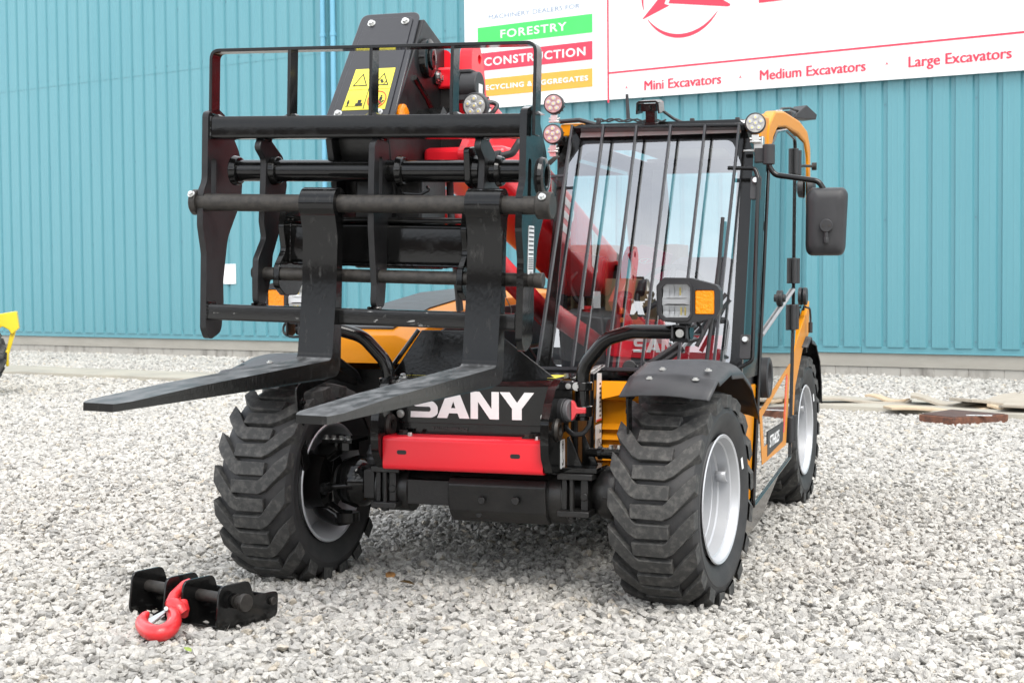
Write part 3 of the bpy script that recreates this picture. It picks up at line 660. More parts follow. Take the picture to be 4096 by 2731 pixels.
def make_wheel(side, detail=True):
    """side +1: outer face towards +x. Local origin at the wheel centre."""
    mb = MB()
    mb.lathe([(0.166, 0.255), (0.173, 0.263), (0.178, 0.259), (0.174, 0.249), (0.160, 0.243), (0.142, 0.238), (0.138, 0.231), (0.088, 0.227), (0.082, 0.220), (0.060, 0.219), (0.056, 0.2155), (0.01, 0.2155), (-0.03, 0.216), (-0.12, 0.230), (-0.160, 0.243), (-0.174, 0.249), (-0.178, 0.259), (-0.173, 0.263), (-0.166, 0.255)], 96)
    mb.lathe([(-0.010, 0.2165), (-0.022, 0.200), (-0.034, 0.175), (-0.036, 0.110), (-0.030, 0.102), (-0.026, 0.090), (-0.024, 0.078), (-0.024, 0.0)], 64)
    mb.lathe([(-0.024, 0.217), (-0.046, 0.175), (-0.046, 0.0)], 48)
    for k in range(8):
        a_ = 2*math.pi*k/8+0.2; p = V((-0.035, 0.146*math.cos(a_), 0.146*math.sin(a_))); mb.cyl(p, p+V((0.016, 0, 0)), 0.013, n=6)
    mb.v = [(side*0.91*a_, b_, c_) for a_, b_, c_ in mb.v]
    w = mb.build('wheel', M['silver'], T, smooth=30)
    ty = tyre_mesh(side).build('tyre', [M['rubber'], M['lug']], w, smooth=28, bevel=0.0035)
    # bent guard over the valve, on the outer barrel
    g = MB(); s = side
    rings = []
    for a_, rr_, dx in ((0.20, 0.226, 0), (0.23, 0.210, 0), (0.30, 0.197, 0), (0.38, 0.197, 0), (0.44, 0.206, 0)):
        rings.append([V((s*x_, rr_*math.cos(a_), rr_*math.sin(a_))) for x_ in (0.074, 0.120)])
    g.loft(rings, cap=False, closed=False)
    gv = g.build('valve_guard', M['silver'], w, smooth=50); sol = gv.modifiers.new('t', 'SOLIDIFY'); sol.thickness = 0.005
    MB().cyl((s*0.100, 0.212, 0.072), (s*0.112, 0.190, 0.068), 0.006, n=10).build('valve', M['zinc'], w)
    lab = MB(); a0 = R(18)
    vs = []
    for a_ in (R(17), R(27)):
        for r_, x_ in ((0.298, 0.1765), (0.312, 0.181)): vs.append((s*0.91*(x_+0.0015), r_*math.cos(a_), r_*math.sin(a_)))
    lab.add(vs, [(0, 1, 3, 2)]); lab.build('size_sticker', M['label'], w, smooth=0)
    return w
def place_wheel(w, x, y, rz, rx=0.0): w.location = (x, y, RT_-0.016); w.rotation_euler = (rx, 0, rz)
def dup_wheel(w):
    c = w.copy(); COL.objects.link(c); c.parent = T
    for ch in list(w.children):
        d = ch.copy(); COL.objects.link(d); d.parent = c; d.matrix_parent_inverse = ch.matrix_parent_inverse
    return c
TRK = 0.862; WB = 2.83
wr = make_wheel(1); place_wheel(wr, TRK+0.010, 0, R(-6.5), 0.0)
wl = make_wheel(-1); place_wheel(wl, -TRK+0.012, 0, R(-5), 0.11)
w3 = dup_wheel(wr); place_wheel(w3, TRK, WB, R(-2.5), 0.2)
w4 = dup_wheel(wl); place_wheel(w4, -TRK, WB, R(-2.5), 0.05)

# ---- front mudguards (swing with the wheels)
def mudguard(name, cx, cy, rz, prof, x0, x1, m, bolts=(), thick=0.006, inner=-1):
    """prof: (y, z) run front to back; x0 inner edge, x1 outer edge with a rolled lip."""
    prof = fillet(prof, 0.10, 6, closed=False)
    s = 1 if x1 > x0 else -1
    cross = [(x0, -0.006), (x0+s*0.03, 0.002), (x0+s*0.08, 0.008), ((x0+x1)/2, 0.011), (x1-s*0.11, 0.007), (x1-s*0.065, -0.002), (x1-s*0.035, -0.014), (x1-s*0.012, -0.034), (x1, -0.062)]
    rings = []
    L = len(prof)
    for i, p in enumerate(prof):
        a_ = prof[max(i-1, 0)]; b_ = prof[min(i+1, L-1)]; d = (b_-a_).normalized(); nn = V((-d.y, d.x))
        if nn.y < 0 and abs(nn.y) > abs(nn.x): nn = -nn
        if i == 0: pass
        kd = max(0.0, min(1.0, (i/(L-1)-0.02)/0.34)); kd = 0.12+0.88*kd*kd*(3-2*kd)
        rings.append([(x, p[0]+nn.x*h*(kd if h < 0 else 1), p[1]+nn.y*h*(kd if h < 0 else 1)) for x, h in cross])
    mb = MB(); mb.loft(rings, cap=False, closed=False)
    o = mb.build(name, m, T, smooth=45); o.location = (cx, cy, 0); o.rotation_euler = (0, 0, rz)
    sm_ = o.modifiers.new('t', 'SOLIDIFY'); sm_.thickness = thick; sm_.offset = -1
    for bxx, byy, bz in bolts:
        b_ = MB(); b_.cyl((bxx, byy, bz-0.004), (bxx, byy, bz+0.002), 0.015, n=18); b_.cyl((bxx, byy, bz+0.002), (bxx, byy, bz+0.007), 0.009, n=6)
        b_.build('bolt', M['zinc'], o, smooth=30)
    return o
FP = [(-0.40, 0.868), (-0.26, 0.938), (-0.06, 0.983), (0.14, 0.975), (0.31, 0.905), (0.42, 0.80), (0.465, 0.735)]
mudguard('mudguard', TRK, 0, R(-5), FP, -0.135, 0.225, M['fender'], [(-0.02, -0.20, 0.963), (0.165, -0.20, 0.963), (-0.045, -0.29, 0.932), (0.140, -0.29, 0.932)])
mudguard('mudguard', -TRK, 0, R(-4), FP, 0.135, -0.225, M['fender'], [(-0.02, -0.20, 0.963), (-0.165, -0.20, 0.963)])
RP = [(WB-0.30, 0.93), (WB-0.10, 0.985), (WB+0.16, 0.965), (WB+0.36, 0.86), (WB+0.47, 0.70), (WB+0.50, 0.56)]
mudguard('mudguard', TRK, 0, 0, RP, -0.16, 0.205, M['matt']); mudguard('mudguard', -TRK, 0, 0, RP, 0.16, -0.205, M['matt'])
for s in (1, -1):    # brackets under the front guards
    mb = MB(); mb.prism(fillet([(-0.33, 0.86), (-0.30, 0.88), (0.05, 0.93), (0.30, 0.86), (0.30, 0.83), (0.02, 0.88), (-0.26, 0.84), (-0.24, 0.62), (-0.20, 0.52), (-0.26, 0.50), (-0.30, 0.62)], 0.02), 'x', s*(TRK-0.155), s*(TRK-0.147))
    mb.bolt((s*(TRK-0.155), -0.275, 0.80), (-s, 0, 0), 0.012).bolt((s*(TRK-0.155), -0.27, 0.72), (-s, 0, 0), 0.012)
    mb.build('mudguard_bracket', M['black'], T, bevel=0.002)

# ---- chassis
mb = MB()
mb.bx(-0.34, 0.36, 0.05, 3.3, 0.42, 0.86)                       # spine
mb.prism([(0.08, 0.40), (0.08, 0.90), (0.45, 0.93), (2.6, 0.93), (2.6, 0.40)], 'x', 0.372, 0.40)
mb.prism([(0.08, 0.40), (0.08, 0.90), (0.45, 0.93), (2.6, 0.93), (2.6, 0.40)], 'x', -0.40, -0.372)
mb.bx(0.40, 0.98, 1.0, 2.3, 0.30, 0.62); mb.bx(-0.98, -0.40, 0.55, 2.3, 0.36, 0.70)
mb.bx(-0.90, 0.90, 2.9, 3.6, 0.50, 0.95)
mb.build('chassis', M['under'], T, bevel=0.006)
# sloping cowl in front of the boom pocket
mb = MB(); pl1 = [at(893, 868, y=-0.02), at(968, 757, y=0.0), at(1245, 757, y=0.0), at(1245, 868, y=-0.02)]
pl1[2].x = 0.06; pl1[3].x = 0.36; pl1[3].z = pl1[0].z = 0.885; pl1[2].z = pl1[1].z
th = V((0, 0.02, -0.02)); mb.add([*pl1, *[p+th for p in pl1]], [(0, 1, 2, 3), (7, 6, 5, 4), (0, 4, 5, 1), (1, 5, 6, 2), (2, 6, 7, 3), (3, 7, 4, 0)])
mb.build('cowl', M['black'], T, bevel=0.004)
mb = MB(); e0, e1 = pl1[0], pl1[1]; mb.tube([e0+V((-0.015, -0.05, -0.03)), e0+V((-0.012, 0, 0.02)), e1+V((-0.012, 0, 0.0))], 0.010, 8); mb.build('cowl_edge', M['black'], T)
# front box with the name panel
mb = MB()
box = fillet([(-0.125, 0.56), (-0.125, 0.868), (-0.09, 0.900), (0.32, 0.905), (0.32, 0.56)], [0.0, 0.05, 0.06, 0, 0], 6)
mb.prism(box, 'x', -0.345, 0.345); mb.build('front_box', M['black'], T, bevel=0.002)
mb = MB(); mb.prism(rrect(0.676, 0.162, 0.006, 3, 0, 0.795), 'y', -0.1325, -0.1255)
npanel = mb.build('name_panel', M['black'], T, bevel=0.0015)
for x in (-0.318, 0.318): MB().bolt((x, -0.1325, 0.751), (0, -1, 0), 0.0115, 0.008).build('bolt', M['zinc'], npanel)
nfr = lambda x, y, o_: V((x, -0.1327-o_, y))
def S_glyph():
    o = fillet([(0, 0), (0.80, 0), (1.02, 0.12), (1.02, 0.42), (0.86, 0.60), (0.30, 0.60), (0.25, 0.69), (0.30, 0.78), (0.98, 0.78), (0.98, 1.0), (0.24, 1.0), (0.0, 0.88), (0.0, 0.58), (0.16, 0.40), (0.72, 0.40), (0.77, 0.31), (0.72, 0.22), (0, 0.22)],
               [0, .2, .2, .2, .2, .06, .06, .06, 0, 0, .2, .2, .2, .2, .06, .06, .06, 0], 6)
    return (o, ())
A_g = ([(0, 0), (0.37, 0), (0.44, 0.18), (0.76, 0.18), (0.83, 0), (1.20, 0), (0.80, 1.0), (0.40, 1.0)], ([(0.515, 0.37), (0.685, 0.37), (0.60, 0.62)],))
N_g = ([(0, 0), (0.27, 0), (0.27, 0.63), (0.71, 0), (1.04, 0), (1.04, 1), (0.77, 1), (0.77, 0.37), (0.33, 1), (0, 1)], ())
Y_g = ([(0.45, 0), (0.80, 0), (0.80, 0.40), (1.25, 1.0), (0.90, 1.0), (0.63, 0.62), (0.36, 1.0), (0.0, 1.0), (0.45, 0.40)], ())
GL = ((S_glyph(), 0.0), (A_g, 1.00), (N_g, 2.245), (Y_g, 3.315))
def name_letters(frame, x0, y0, x1, h, m, parent, thick=0.0012):
    kx = (x1-x0)/4.565; P_ = []
    for (o, hs), dx in GL:
        f = lambda p: (x0+(p[0]+dx)*kx, y0+p[1]*h)
        P_.append(([f(p) for p in o], [[f(p) for p in q] for q in hs]))
    return flat_on('name_lettering', P_, frame, m, parent, thick)
name_letters(nfr, -0.272, 0.7375, 0.2735, 0.114, M['white'], npanel)
text_on('serial_number', 'T74132510004-MGJ', nfr, -0.175, -0.02, 0.686, 0.013, mat('etched_grey', (0.035, 0.034, 0.033), 0.5), npanel, 0.0, 0.0005)
# ears either side
earR = fillet([(-0.10, 0.908), (-0.19, 0.880), (-0.250, 0.820), (-0.298, 0.750), (-0.303, 0.655), (-0.295, 0.600), (-0.235, 0.530), (-0.02, 0.520), (0.30, 0.520), (0.30, 0.908)], 0.06, 5)
for s in (1, -1):
    mb = MB(); mb.prism(earR, 'x', s*0.350, s*0.384, [circ(0.022, 20, -0.17, 0.706)]); ear = mb.build('ear_plate', M['black'], T, bevel=0.004)
    mb = MB(); mb.lathe([(0.0, 0.024), (0.012, 0.024), (0.012, 0.044), (0.0, 0.049)], 36, closed=True)
    mb.v = [(s*0.384+s*a_ if s > 0 else -0.35+a_, b_-0.17, c_+0.706) for a_, b_, c_ in mb.v]; mb.build('lifting_eye', M['steel'], ear, smooth=40)
    if s > 0:
        efr = lambda x, y, o_: V((0.3845+o_, x, y))
        flat_on('hook_label', [rrect(0.066, 0.118, 0.005, 3, -0.098, 0.600)], efr, M['label'], ear, 0.001)
        e2 = lambda x, y, o_: V((0.3857+o_, x, y))
        oval = [V((p[0]-0.098, p[1]+0.632)) for p in circ(0.014, 20, ry=0.024)]; ovi = [V((p[0]-0.098, p[1]+0.632)) for p in circ(0.0115, 20, ry=0.0215)]
        flat_on('hook_symbol', [(oval, (ovi,)), [(-0.098, 0.648), (-0.088, 0.636), (-0.094, 0.636), (-0.094, 0.620), (-0.102, 0.620), (-0.102, 0.636), (-0.108, 0.636)],
            [V(p) for p in [(-0.100, 0.608), (-0.096, 0.608), (-0.096, 0.582), (-0.088, 0.572), (-0.088, 0.558), (-0.098, 0.550), (-0.110, 0.556), (-0.112, 0.566), (-0.105, 0.566), (-0.102, 0.559), (-0.095, 0.560), (-0.094, 0.570), (-0.100, 0.580)]]], e2, M['ink'], ear, 0.0006)
# bumper
def bumper():
    mb = MB(); t = 0.008
    z0, z1, y0, y1 = 0.528, 0.668, -0.262, -0.135
    sec_o = fillet([(y1, z0), (y0, z0), (y0, z1), (y1, z1)], [0, 0.022, 0.022, 0], 6); sec_i = fillet([(y1, z0+t), (y0+t, z0+t), (y0+t, z1-t), (y1, z1-t)], [0, 0.015, 0.015, 0], 6)
    sec = sec_o+sec_i[::-1]
    mb.prism(sec, 'x', -0.348, 0.348); return mb
bp_ = bumper().build('bumper', M['red'], T, bevel=0.0015)
for x in (-0.262, 0.232): MB().prism(slot(0.042, 0.018, x, 0.603), 'y', -0.2627, -0.2615).build('slot', M['ink'], bp_, smooth=0)
for x, y, r, m in ((-0.245, -0.21, 0.0095, 'zinc'), (0.312, -0.21, 0.0095, 'zinc'), (-0.29, -0.17, 0.020, 'steel'), (0.262, -0.17, 0.020, 'steel'), (0.285, -0.15, 0.020, 'steel')):
    MB().bolt((x, y, 0.668), (0, 0, 1), r, 0.010 if m == 'zinc' else 0.014).build('bolt', M[m], bp_)
# box-top fittings
tfr_ = lambda x, y, o_: V((x, y, 0.9055+o_))
flat_on('warning_label', [[(0.225, 0.02), (0.335, -0.04), (0.335, 0.16), (0.225, 0.16)]], tfr_, M['yel_label'], T, 0.001)
flat_on('warning_label', [rect(0.03, 0.15, 0.02, 0.15)], tfr_, M['label'], T, 0.001)
flat_on('warning_label', [rect(-0.34, -0.24, -0.02, 0.06)], tfr_, M['yel_label'], T, 0.001)
mb = MB(); mb.lathe([(0.0, 0.0), (0.0, 0.040), (0.012, 0.040), (0.014, 0.034), (0.020, 0.034), (0.022, 0.044), (0.044, 0.044), (0.048, 0.04), (0.048, 0.0)], 28); mb.v = [(0.165+b_, 0.13+c_, 0.905+a_) for a_, b_, c_ in mb.v]; mb.build('filler_cap', M['matt'], T)
MB().bolt((0.355, 0.06, 0.905), (0, 0, 1), 0.011, 0.012).build('bolt', M['zinc'], T); MB().bolt((-0.33, -0.07, 0.900), (0, -0.3, 1), 0.013, 0.012).build('bolt', M['zinc'], T)

# ---- front axle
ax = MB()
ax.cyl((-0.66, 0, 0.43), (0.66, 0, 0.43), 0.078, n=28); ax.cyl((-0.45, -0.02, 0.42), (-0.30, -0.02, 0.42), 0.098, n=24)
ax.cyl((-0.11, -0.01, 0.415), (0.40, -0.01, 0.415), 0.118, n=32)
ax.prism(fillet([(-0.135, 0.49), (-0.15, 0.46), (-0.135, 0.35), (-0.085, 0.30), (0.15, 0.30), (0.15, 0.50)], 0.02), 'x', -0.10, 0.325)
ax.prism([(-0.10, 0.31), (-0.115, 0.355), (-0.02, 0.355), (0, 0.31)], 'x', -0.02, 0.075)
ax.cyl((0.33, -0.02, 0.42), (0.385, -0.02, 0.42), 0.110, n=30)
ax.bx(-0.30, -0.10, -0.11, 0.05, 0.365, 0.47)
ax.cyl((0.05, -0.152, 0.40), (0.05, -0.158, 0.40), 0.016, n=16); ax.cyl((0.20, -0.150, 0.405), (0.20, -0.166, 0.405), 0.017, n=16)
ax.cyl((0.028, -0.118, 0.335), (0.028, -0.126, 0.335), 0.014, n=16)
axle = ax.build('front_axle', M['under'], T, bevel=0.005, smooth=40)
for s, x0, x1 in ((-1, -0.425, -0.345), (1, 0.400, 0.500)):
    mb = MB()
    mb.bx(x0-0.025, x1+0.025, -0.15, 0.08, 0.500, 0.524); mb.bx(x0-0.02, x1+0.015, -0.165, 0.05, 0.350, 0.374)
    mb.bx(x0-0.01, x0+0.012, -0.13, 0.05, 0.374, 0.50); mb.bx(x1-0.03, x1+0.002, -0.13, 0.05, 0.374, 0.50); mb.cyl((x0+0.035, -0.135, 0.36), (x0+0.035, -0.135, 0.51), 0.011, n=12)
    mb.bx(x0-0.08 if s < 0 else x0-0.035, x0-0.03 if s < 0 else x0-0.015, -0.10, 0.05, 0.38, 0.50)
    mb.cyl((x0+0.035, -0.135, 0.336), (x0+0.035, -0.135, 0.352), 0.018, n=12); mb.cyl((x1-0.014, -0.13, 0.43), (x1-0.014, -0.137, 0.43), 0.016, n=16)
    mb.build('axle_mount', M['under'], axle, bevel=0.003)
    # swivel housing with its kingpin arms reaching into the wheel
    k = MB(); xk = s*0.60
    k.loft([[V((s*a_, r_*math.cos(2*math.pi*i/18), 0.435+r_*math.sin(2*math.pi*i/18)*1.0)) for i in range(18)] for a_, r_ in ((0.49, 0.070), (0.53, 0.105), (0.58, 0.115), (0.63, 0.10), (0.66, 0.06))])
    k.tube([(s*0.60, -0.02, 0.605), (s*0.655, -0.02, 0.60), (s*0.735, -0.01, 0.55), (s*0.76, 0, 0.44), (s*0.735, -0.01, 0.31), (s*0.66, -0.02, 0.275), (s*0.60, -0.02, 0.28)], [0.03, 0.045, 0.05, 0.055, 0.05, 0.04, 0.03], 14, fil=0.05)
    k.cyl((s*0.625, -0.01, 0.26), (s*0.625, -0.01, 0.30), 0.055, n=20); k.cyl((s*0.625, -0.01, 0.575), (s*0.625, -0.01, 0.615), 0.055, n=20)
    k.bx(min(s*0.56, s*0.70), max(s*0.56, s*0.70), -0.10, 0.08, 0.612, 0.626)
    k.cyl((s*0.665, -0.175, 0.42), (s*0.665, -0.11, 0.42), 0.013, n=12); k.cyl((s*0.665, -0.155, 0.42), (s*0.665, -0.12, 0.42), 0.026, n=16); k.cyl((s*0.70, -0.12, 0.42), (s*0.56, -0.10, 0.43), 0.012, n=10); k.cyl((s*0.70, 0, 0.435), (s*0.80, 0, 0.435), 0.13, n=30)
    kk = k.build('steering_knuckle', M['black' if s < 0 else 'under'], axle, bevel=0.003, smooth=45)
    b_ = MB()
    for i in range(4): b_.bolt((s*(0.585+0.035*i), -0.075, 0.626), (0, 0, 1), 0.010, 0.012)
    b_.build('bolt', M['zinc'], kk)
# ball joint and hose on the image-left side
mb = MB(); mb.lathe([(0, 0.0), (0, 0.028), (0.02, 0.034), (0.03, 0.028), (0.045, 0.034), (0.06, 0.024), (0.08, 0.02), (0.08, 0)], 20); mb.v = [(-0.455+b_, -0.10+c_, 0.53+a_) for a_, b_, c_ in mb.v]; mb.build('ball_joint', M['matt'], T)
# right-hand step bracket: shelf, two gussets, link rod
mb = MB(); mb.prism(rrect(0.150, 0.20, 0.004, 2, 0.462, -0.02), 'z', 0.526, 0.546)
gus = [(-0.105, 0.546), (-0.07, 0.665), (-0.05, 0.670), (-0.05, 0.546)]
for x0, x1 in ((0.395, 0.405), (0.440, 0.450)):
    dx = 0.068; vs = [(x0, -0.06, 0.546), (x0, -0.06, 0.664), (x0+0.012, -0.06, 0.672), (x0+dx, -0.06, 0.546)]
    y_ = -0.075 if x0 < 0.42 else 0.0
    vs = [(p[0], y_, p[2]) for p in vs]+[(p[0], y_+0.012, p[2]) for p in vs]
    mb.add(vs, [(0, 1, 2, 3), (7, 6, 5, 4), (0, 4, 5, 1), (1, 5, 6, 2), (2, 6, 7, 3), (3, 7, 4, 0)])
mb.build('side_bracket', M['black'], T, bevel=0.002)
mb = MB(); mb.cyl((0.47, -0.02, 0.602), (0.53, -0.03, 0.602), 0.018, n=16); mb.cyl((0.525, -0.03, 0.602), (0.70, -0.05, 0.598), 0.0235, n=18); mb.cyl((0.520, -0.03, 0.602), (0.535, -0.03, 0.602), 0.028, n=18); mb.build('steering_ram', M['black'], T, smooth=40)
# deep side plate behind the ear, carrying the boom angle strip and noise label
mb = MB(); mb.prism([(0.30, 0.40), (0.30, 0.905), (0.48, 0.93), (0.62, 0.93), (0.62, 0.40)], 'x', 0.398, 0.412); mb.build('side_plate', M['black'], T, bevel=0.002)
pf = lambda x, y, o_: V((0.4125+o_, x, y))
st_ = flat_on('height_scale', [[(0.335, 0.69), (0.43, 0.70), (0.43, 0.90), (0.355, 0.905)]], pf, M['label'], T, 0.001)
pf2 = lambda x, y, o_: V((0.4137+o_, x, y))
flat_on('scale_mark', [rect(0.39, 0.42, 0.71+0.02*i, 0.71+0.02*i+0.008) for i in range(8)], pf2, M['ink'], st_, 0.0005)
flat_on('scale_band', [rect(0.336, 0.43, 0.692, 0.700)], pf2, M['red_ink'], st_, 0.0005)
nl = flat_on('noise_label', [rrect(0.10, 0.125, 0.005, 3, 0.375, 0.615)], pf, M['label'], T, 0.001)
text_on('noise_figure', '105', pf2, 0.345, 0.41, 0.573, 0.042, M['ink'], nl, 0.0, 0.0005); text_on('noise_unit', 'dB', pf2, 0.412, 0.423, 0.573, 0.014, M['ink'], nl, 0.0, 0.0005)
text_on('noise_symbol', 'Lwa', pf2, 0.385, 0.42, 0.638, 0.020, M['ink'], nl, 0.0, 0.0005)
# yellow louvred panel between the chassis and the wheel
mb = MB(); mb.prism([(0.40, 0.42), (0.404, 0.80), (0.41, 0.86), (0.66, 0.86), (0.62, 0.78), (0.56, 0.60), (0.54, 0.42)], 'y', 0.46, 0.475)
lp = mb.build('louvre_panel', M['yellow'], T, bevel=0.003)
mb = MB(); mb.add([(0.41, 0.44, 0.865), (0.66, 0.44, 0.865), (0.66, 0.40, 0.845), (0.43, 0.37, 0.79), (0.41, 0.462, 0.775), (0.64, 0.462, 0.775)], [(0, 1, 2, 3), (3, 2, 5, 4), (0, 3, 4), (1, 5, 2), (0, 4, 5, 1)]); mb.build('panel_ledge', M['yellow'], lp, smooth=0)
for i in range(6):
    z = 0.675-0.046*i; mb = MB(); x1 = 0.515-0.004*i
    mb.add([(0.412, 0.46, z), (x1, 0.46, z), (x1-0.008, 0.44, z-0.026), (0.412, 0.44, z-0.026), (x1-0.01, 0.46, z-0.028), (0.412, 0.46, z-0.028)], [(0, 1, 2, 3), (1, 4, 2), (3, 2, 4, 5), (0, 3, 5)]); mb.build('louvre', M['yellow'], lp, smooth=0)
# battery isolator
iso = MB().cyl((0.372, -0.125, 0.780), (0.419, -0.140, 0.783), 0.050, n=28).build('isolator_switch', M['matt'], T, bevel=0.003)
MB().cyl((0.419, -0.140, 0.783), (0.439, -0.146, 0.784), 0.046, 0.044, n=28).build('switch_body', mat('switch_grey', (0.10, 0.10, 0.105), 0.5), iso, bevel=0.003)
mb = MB(); mb.loft([[V((x+0.007, y, 0.785+z)) for y, z in ((-0.148-w, -h), (-0.148+w, -h), (-0.148+w, h), (-0.148-w, h))] for x, w, h in ((0.432, 0.016, 0.042), (0.442, 0.014, 0.034), (0.452, 0.010, 0.013), (0.490, 0.009, 0.011))]); mb.build('switch_key', mat('switch_red', (0.62, 0.05, 0.06), 0.4), iso, bevel=0.003)
MB().tube([(0.385, -0.04, 0.735), (0.385, -0.05, 0.70), (0.42, -0.06, 0.675), (0.46, -0.05, 0.68), (0.478, -0.03, 0.71), (0.478, 0, 0.76)], 0.0105, 10, fil=0.03).build('cable', M['matt'], T)

# ---- headlamps on their bent arms
def headlamp(s):
    ox = 0.025 if s > 0 else 0.045; sh = 0.0 if s > 0 else 0.085
    y = -0.08
    arm = MB().tube([(s*0.44+ox, y, 0.74), (s*0.44+ox, y, 0.955), (s*0.545+ox, y-0.03, 1.075), (s*0.66+ox, y-0.06, 1.108), (s*(0.91-sh)+ox, y-0.09, 1.108)], 0.0285, 20, fil=0.13, fn=10).build('lamp_arm', M['black'], T, smooth=50)
    mb = MB()
    for z0, z1 in ((0.862, 0.898), (0.755, 0.800)): mb.cyl((s*0.44+ox, y, z0), (s*0.44+ox, y, z1), 0.041, n=24); mb.bx(min(s*0.36, s*0.44+ox), max(s*0.36, s*0.44+ox), y-0.022, y+0.03, z0, z1)
    mb.bx(min(s*0.37, s*0.425), max(s*0.37, s*0.425), y-0.015, y+0.03, 0.74, 0.90)
    cl = mb.build('arm_clamp', M['black'], arm, bevel=0.004)
    b_ = MB()
    for z in (0.880, 0.775): b_.bolt((s*0.425+ox, y-0.036, z), (0, -1, 0), 0.012, 0.014)
    b_.bolt((s*0.385+ox, y-0.022, 0.880), (0, -1, 0), 0.008, 0.008); b_.build('bolt', M['zinc'], cl)
    # housing: outline in (x, z), extruded back and tapering
    lx = s*(0.905-sh)+ox; lz = 1.232; ly = y-0.150
    def mir(p): return [(lx+s*q[0], lz+q[1]) for q in p]
    outl = fillet([(-0.120, -0.048), (-0.098, -0.078), (-0.02, -0.088), (0.005, -0.088), (0.115, -0.062), (0.130, -0.030), (0.130, 0.040), (0.115, 0.062), (0.012, 0.090), (-0.092, 0.092), (-0.122, 0.060)], 0.016, 4)
    hole1 = fillet([(-0.101, -0.050), (-0.083, -0.066), (0.003, -0.066), (0.014, -0.050), (0.014, 0.052), (0.002, 0.066), (-0.083, 0.066), (-0.101, 0.052)], 0.012, 4)
    hole2 = rrect(0.078, 0.096, 0.008, 4, 0.069, -0.004)
    mb = MB(); mb.prism(mir(outl), 'y', ly-0.012, ly+0.05, [mir(hole1), mir(hole2)])
    n = len(outl); O_ = mir(outl)
    cx_, cz_ = lx+s*0.0, lz
    mb.loft([[V((p[0], ly+0.05, p[1])) for p in O_], [V((cx_+(p[0]-cx_)*0.93, ly+0.08, cz_+(p[1]-cz_)*0.9)) for p in O_], [V((cx_+(p[0]-cx_)*0.6, ly+0.12, cz_+(p[1]-cz_)*0.55)) for p in O_]])
    hl = mb.build('headlamp', M['matt'], arm, bevel=0.003, smooth=40)
    bz_o = fillet([(-0.113, -0.053), (-0.090, -0.077), (0.006, -0.077), (0.022, -0.054), (0.022, 0.057), (0.006, 0.076), (-0.090, 0.076), (-0.113, 0.055)], 0.014, 4)
    MB().prism(mir(bz_o), 'y', ly-0.021, ly-0.012, [mir(hole1)]).build('bezel', M['matt'], hl, bevel=0.004, smooth=40)
    am = MB().prism(mir(rrect(0.077, 0.095, 0.008, 4, 0.069, -0.004)), 'y', ly-0.009, ly+0.02).build('indicator', M['amber'], hl, bevel=0.004)
    # reflectors: two cups of facets divided by a white bar
    rf = MB()
    def cup(z0, z1):
        xs_ = [-0.098, -0.074, -0.054, -0.038, -0.022, -0.006, 0.011]; zc_ = (z0+z1)/2
        for i in range(len(xs_)-1):
            a_, b_ = xs_[i], xs_[i+1]; dp = 0.002+0.020*math.sin((i+0.5)/6*math.pi); d2 = dp*0.55 if i % 2 else dp
            rf.add([(lx+s*a_, ly-0.004, lz+z0), (lx+s*b_, ly-0.004, lz+z0), (lx+s*b_, ly+d2, lz+zc_), (lx+s*a_, ly+dp, lz+zc_), (lx+s*b_, ly-0.004, lz+z1), (lx+s*a_, ly-0.004, lz+z1)], [(0, 1, 2, 3), (3, 2, 4, 5)])
    cup(0.012, 0.066); cup(-0.064, -0.016)
    rf.build('reflector', M['reflect'], hl, smooth=0)
    MB().prism(mir(fillet([(-0.100, -0.017), (-0.080, -0.011), (-0.01, -0.011), (0.013, -0.017), (0.013, 0.015), (-0.01, 0.009), (-0.080, 0.009), (-0.100, 0.015)], 0.002)), 'y', ly-0.004, ly+0.012).build('divider', mat('lamp_white', (0.78, 0.80, 0.82), 0.3), hl, smooth=0)
    MB().prism(mir(hole1), 'y', ly+0.042, ly+0.045).build('lamp_back', M['silver'], hl, smooth=0)
    ld = MB()
    for x_, z_ in ((-0.030, 0.036), (-0.026, -0.040), (-0.010, -0.040)): ld.prism(mir(rect(x_-0.003, x_+0.003, z_-0.016, z_+0.016)), 'y', ly+0.002, ly+0.006)
    ld.build('led', M['led'], hl, smooth=0)
    MB().add([(p[0], ly-0.0085, p[1]) for p in mir(hole1)], [tuple(range(len(hole1)))]).build('lens', M['lensglass'], hl, smooth=0)
    mb = MB(); mb.cyl((lx-s*0.02, y-0.09, 1.10), (lx-s*0.02, y-0.10, 1.148), 0.024, n=16); mb.prism(rrect(0.085, 0.075, 0.012, 4, lx-s*0.02, y-0.10), 'z', 1.128, 1.136)
    mb.prism([(y-0.14, 1.138), (y-0.145, 1.085), (y-0.11, 1.068), (y-0.06, 1.085), (y-0.06, 1.138)], 'x', lx-0.022-s*0.045, lx-0.014-s*0.045); mb.prism([(y-0.14, 1.138), (y-0.145, 1.085), (y-0.11, 1.068), (y-0.06, 1.085), (y-0.06, 1.138)], 'x', lx-0.022+s*0.012, lx-0.014+s*0.012)
    br = mb.build('lamp_bracket', M['matt'], arm, bevel=0.002); MB().bolt((lx-s*0.035, y-0.128, 1.105), (0, -1, 0), 0.011, 0.010).build('bolt', M['zinc'], br)
    MB().tube([(lx+s*0.03, ly+0.04, lz-0.085), (lx+s*0.055, y-0.12, 1.12), (lx+s*0.05, y-0.13, 1.085), (lx+s*0.01, y-0.12, 1.072), (lx-s*0.08, y-0.10, 1.078)], 0.0055, 8, fil=0.03).build('cable', M['matt'], arm)
    return arm
headlamp(1); headlamp(-1)

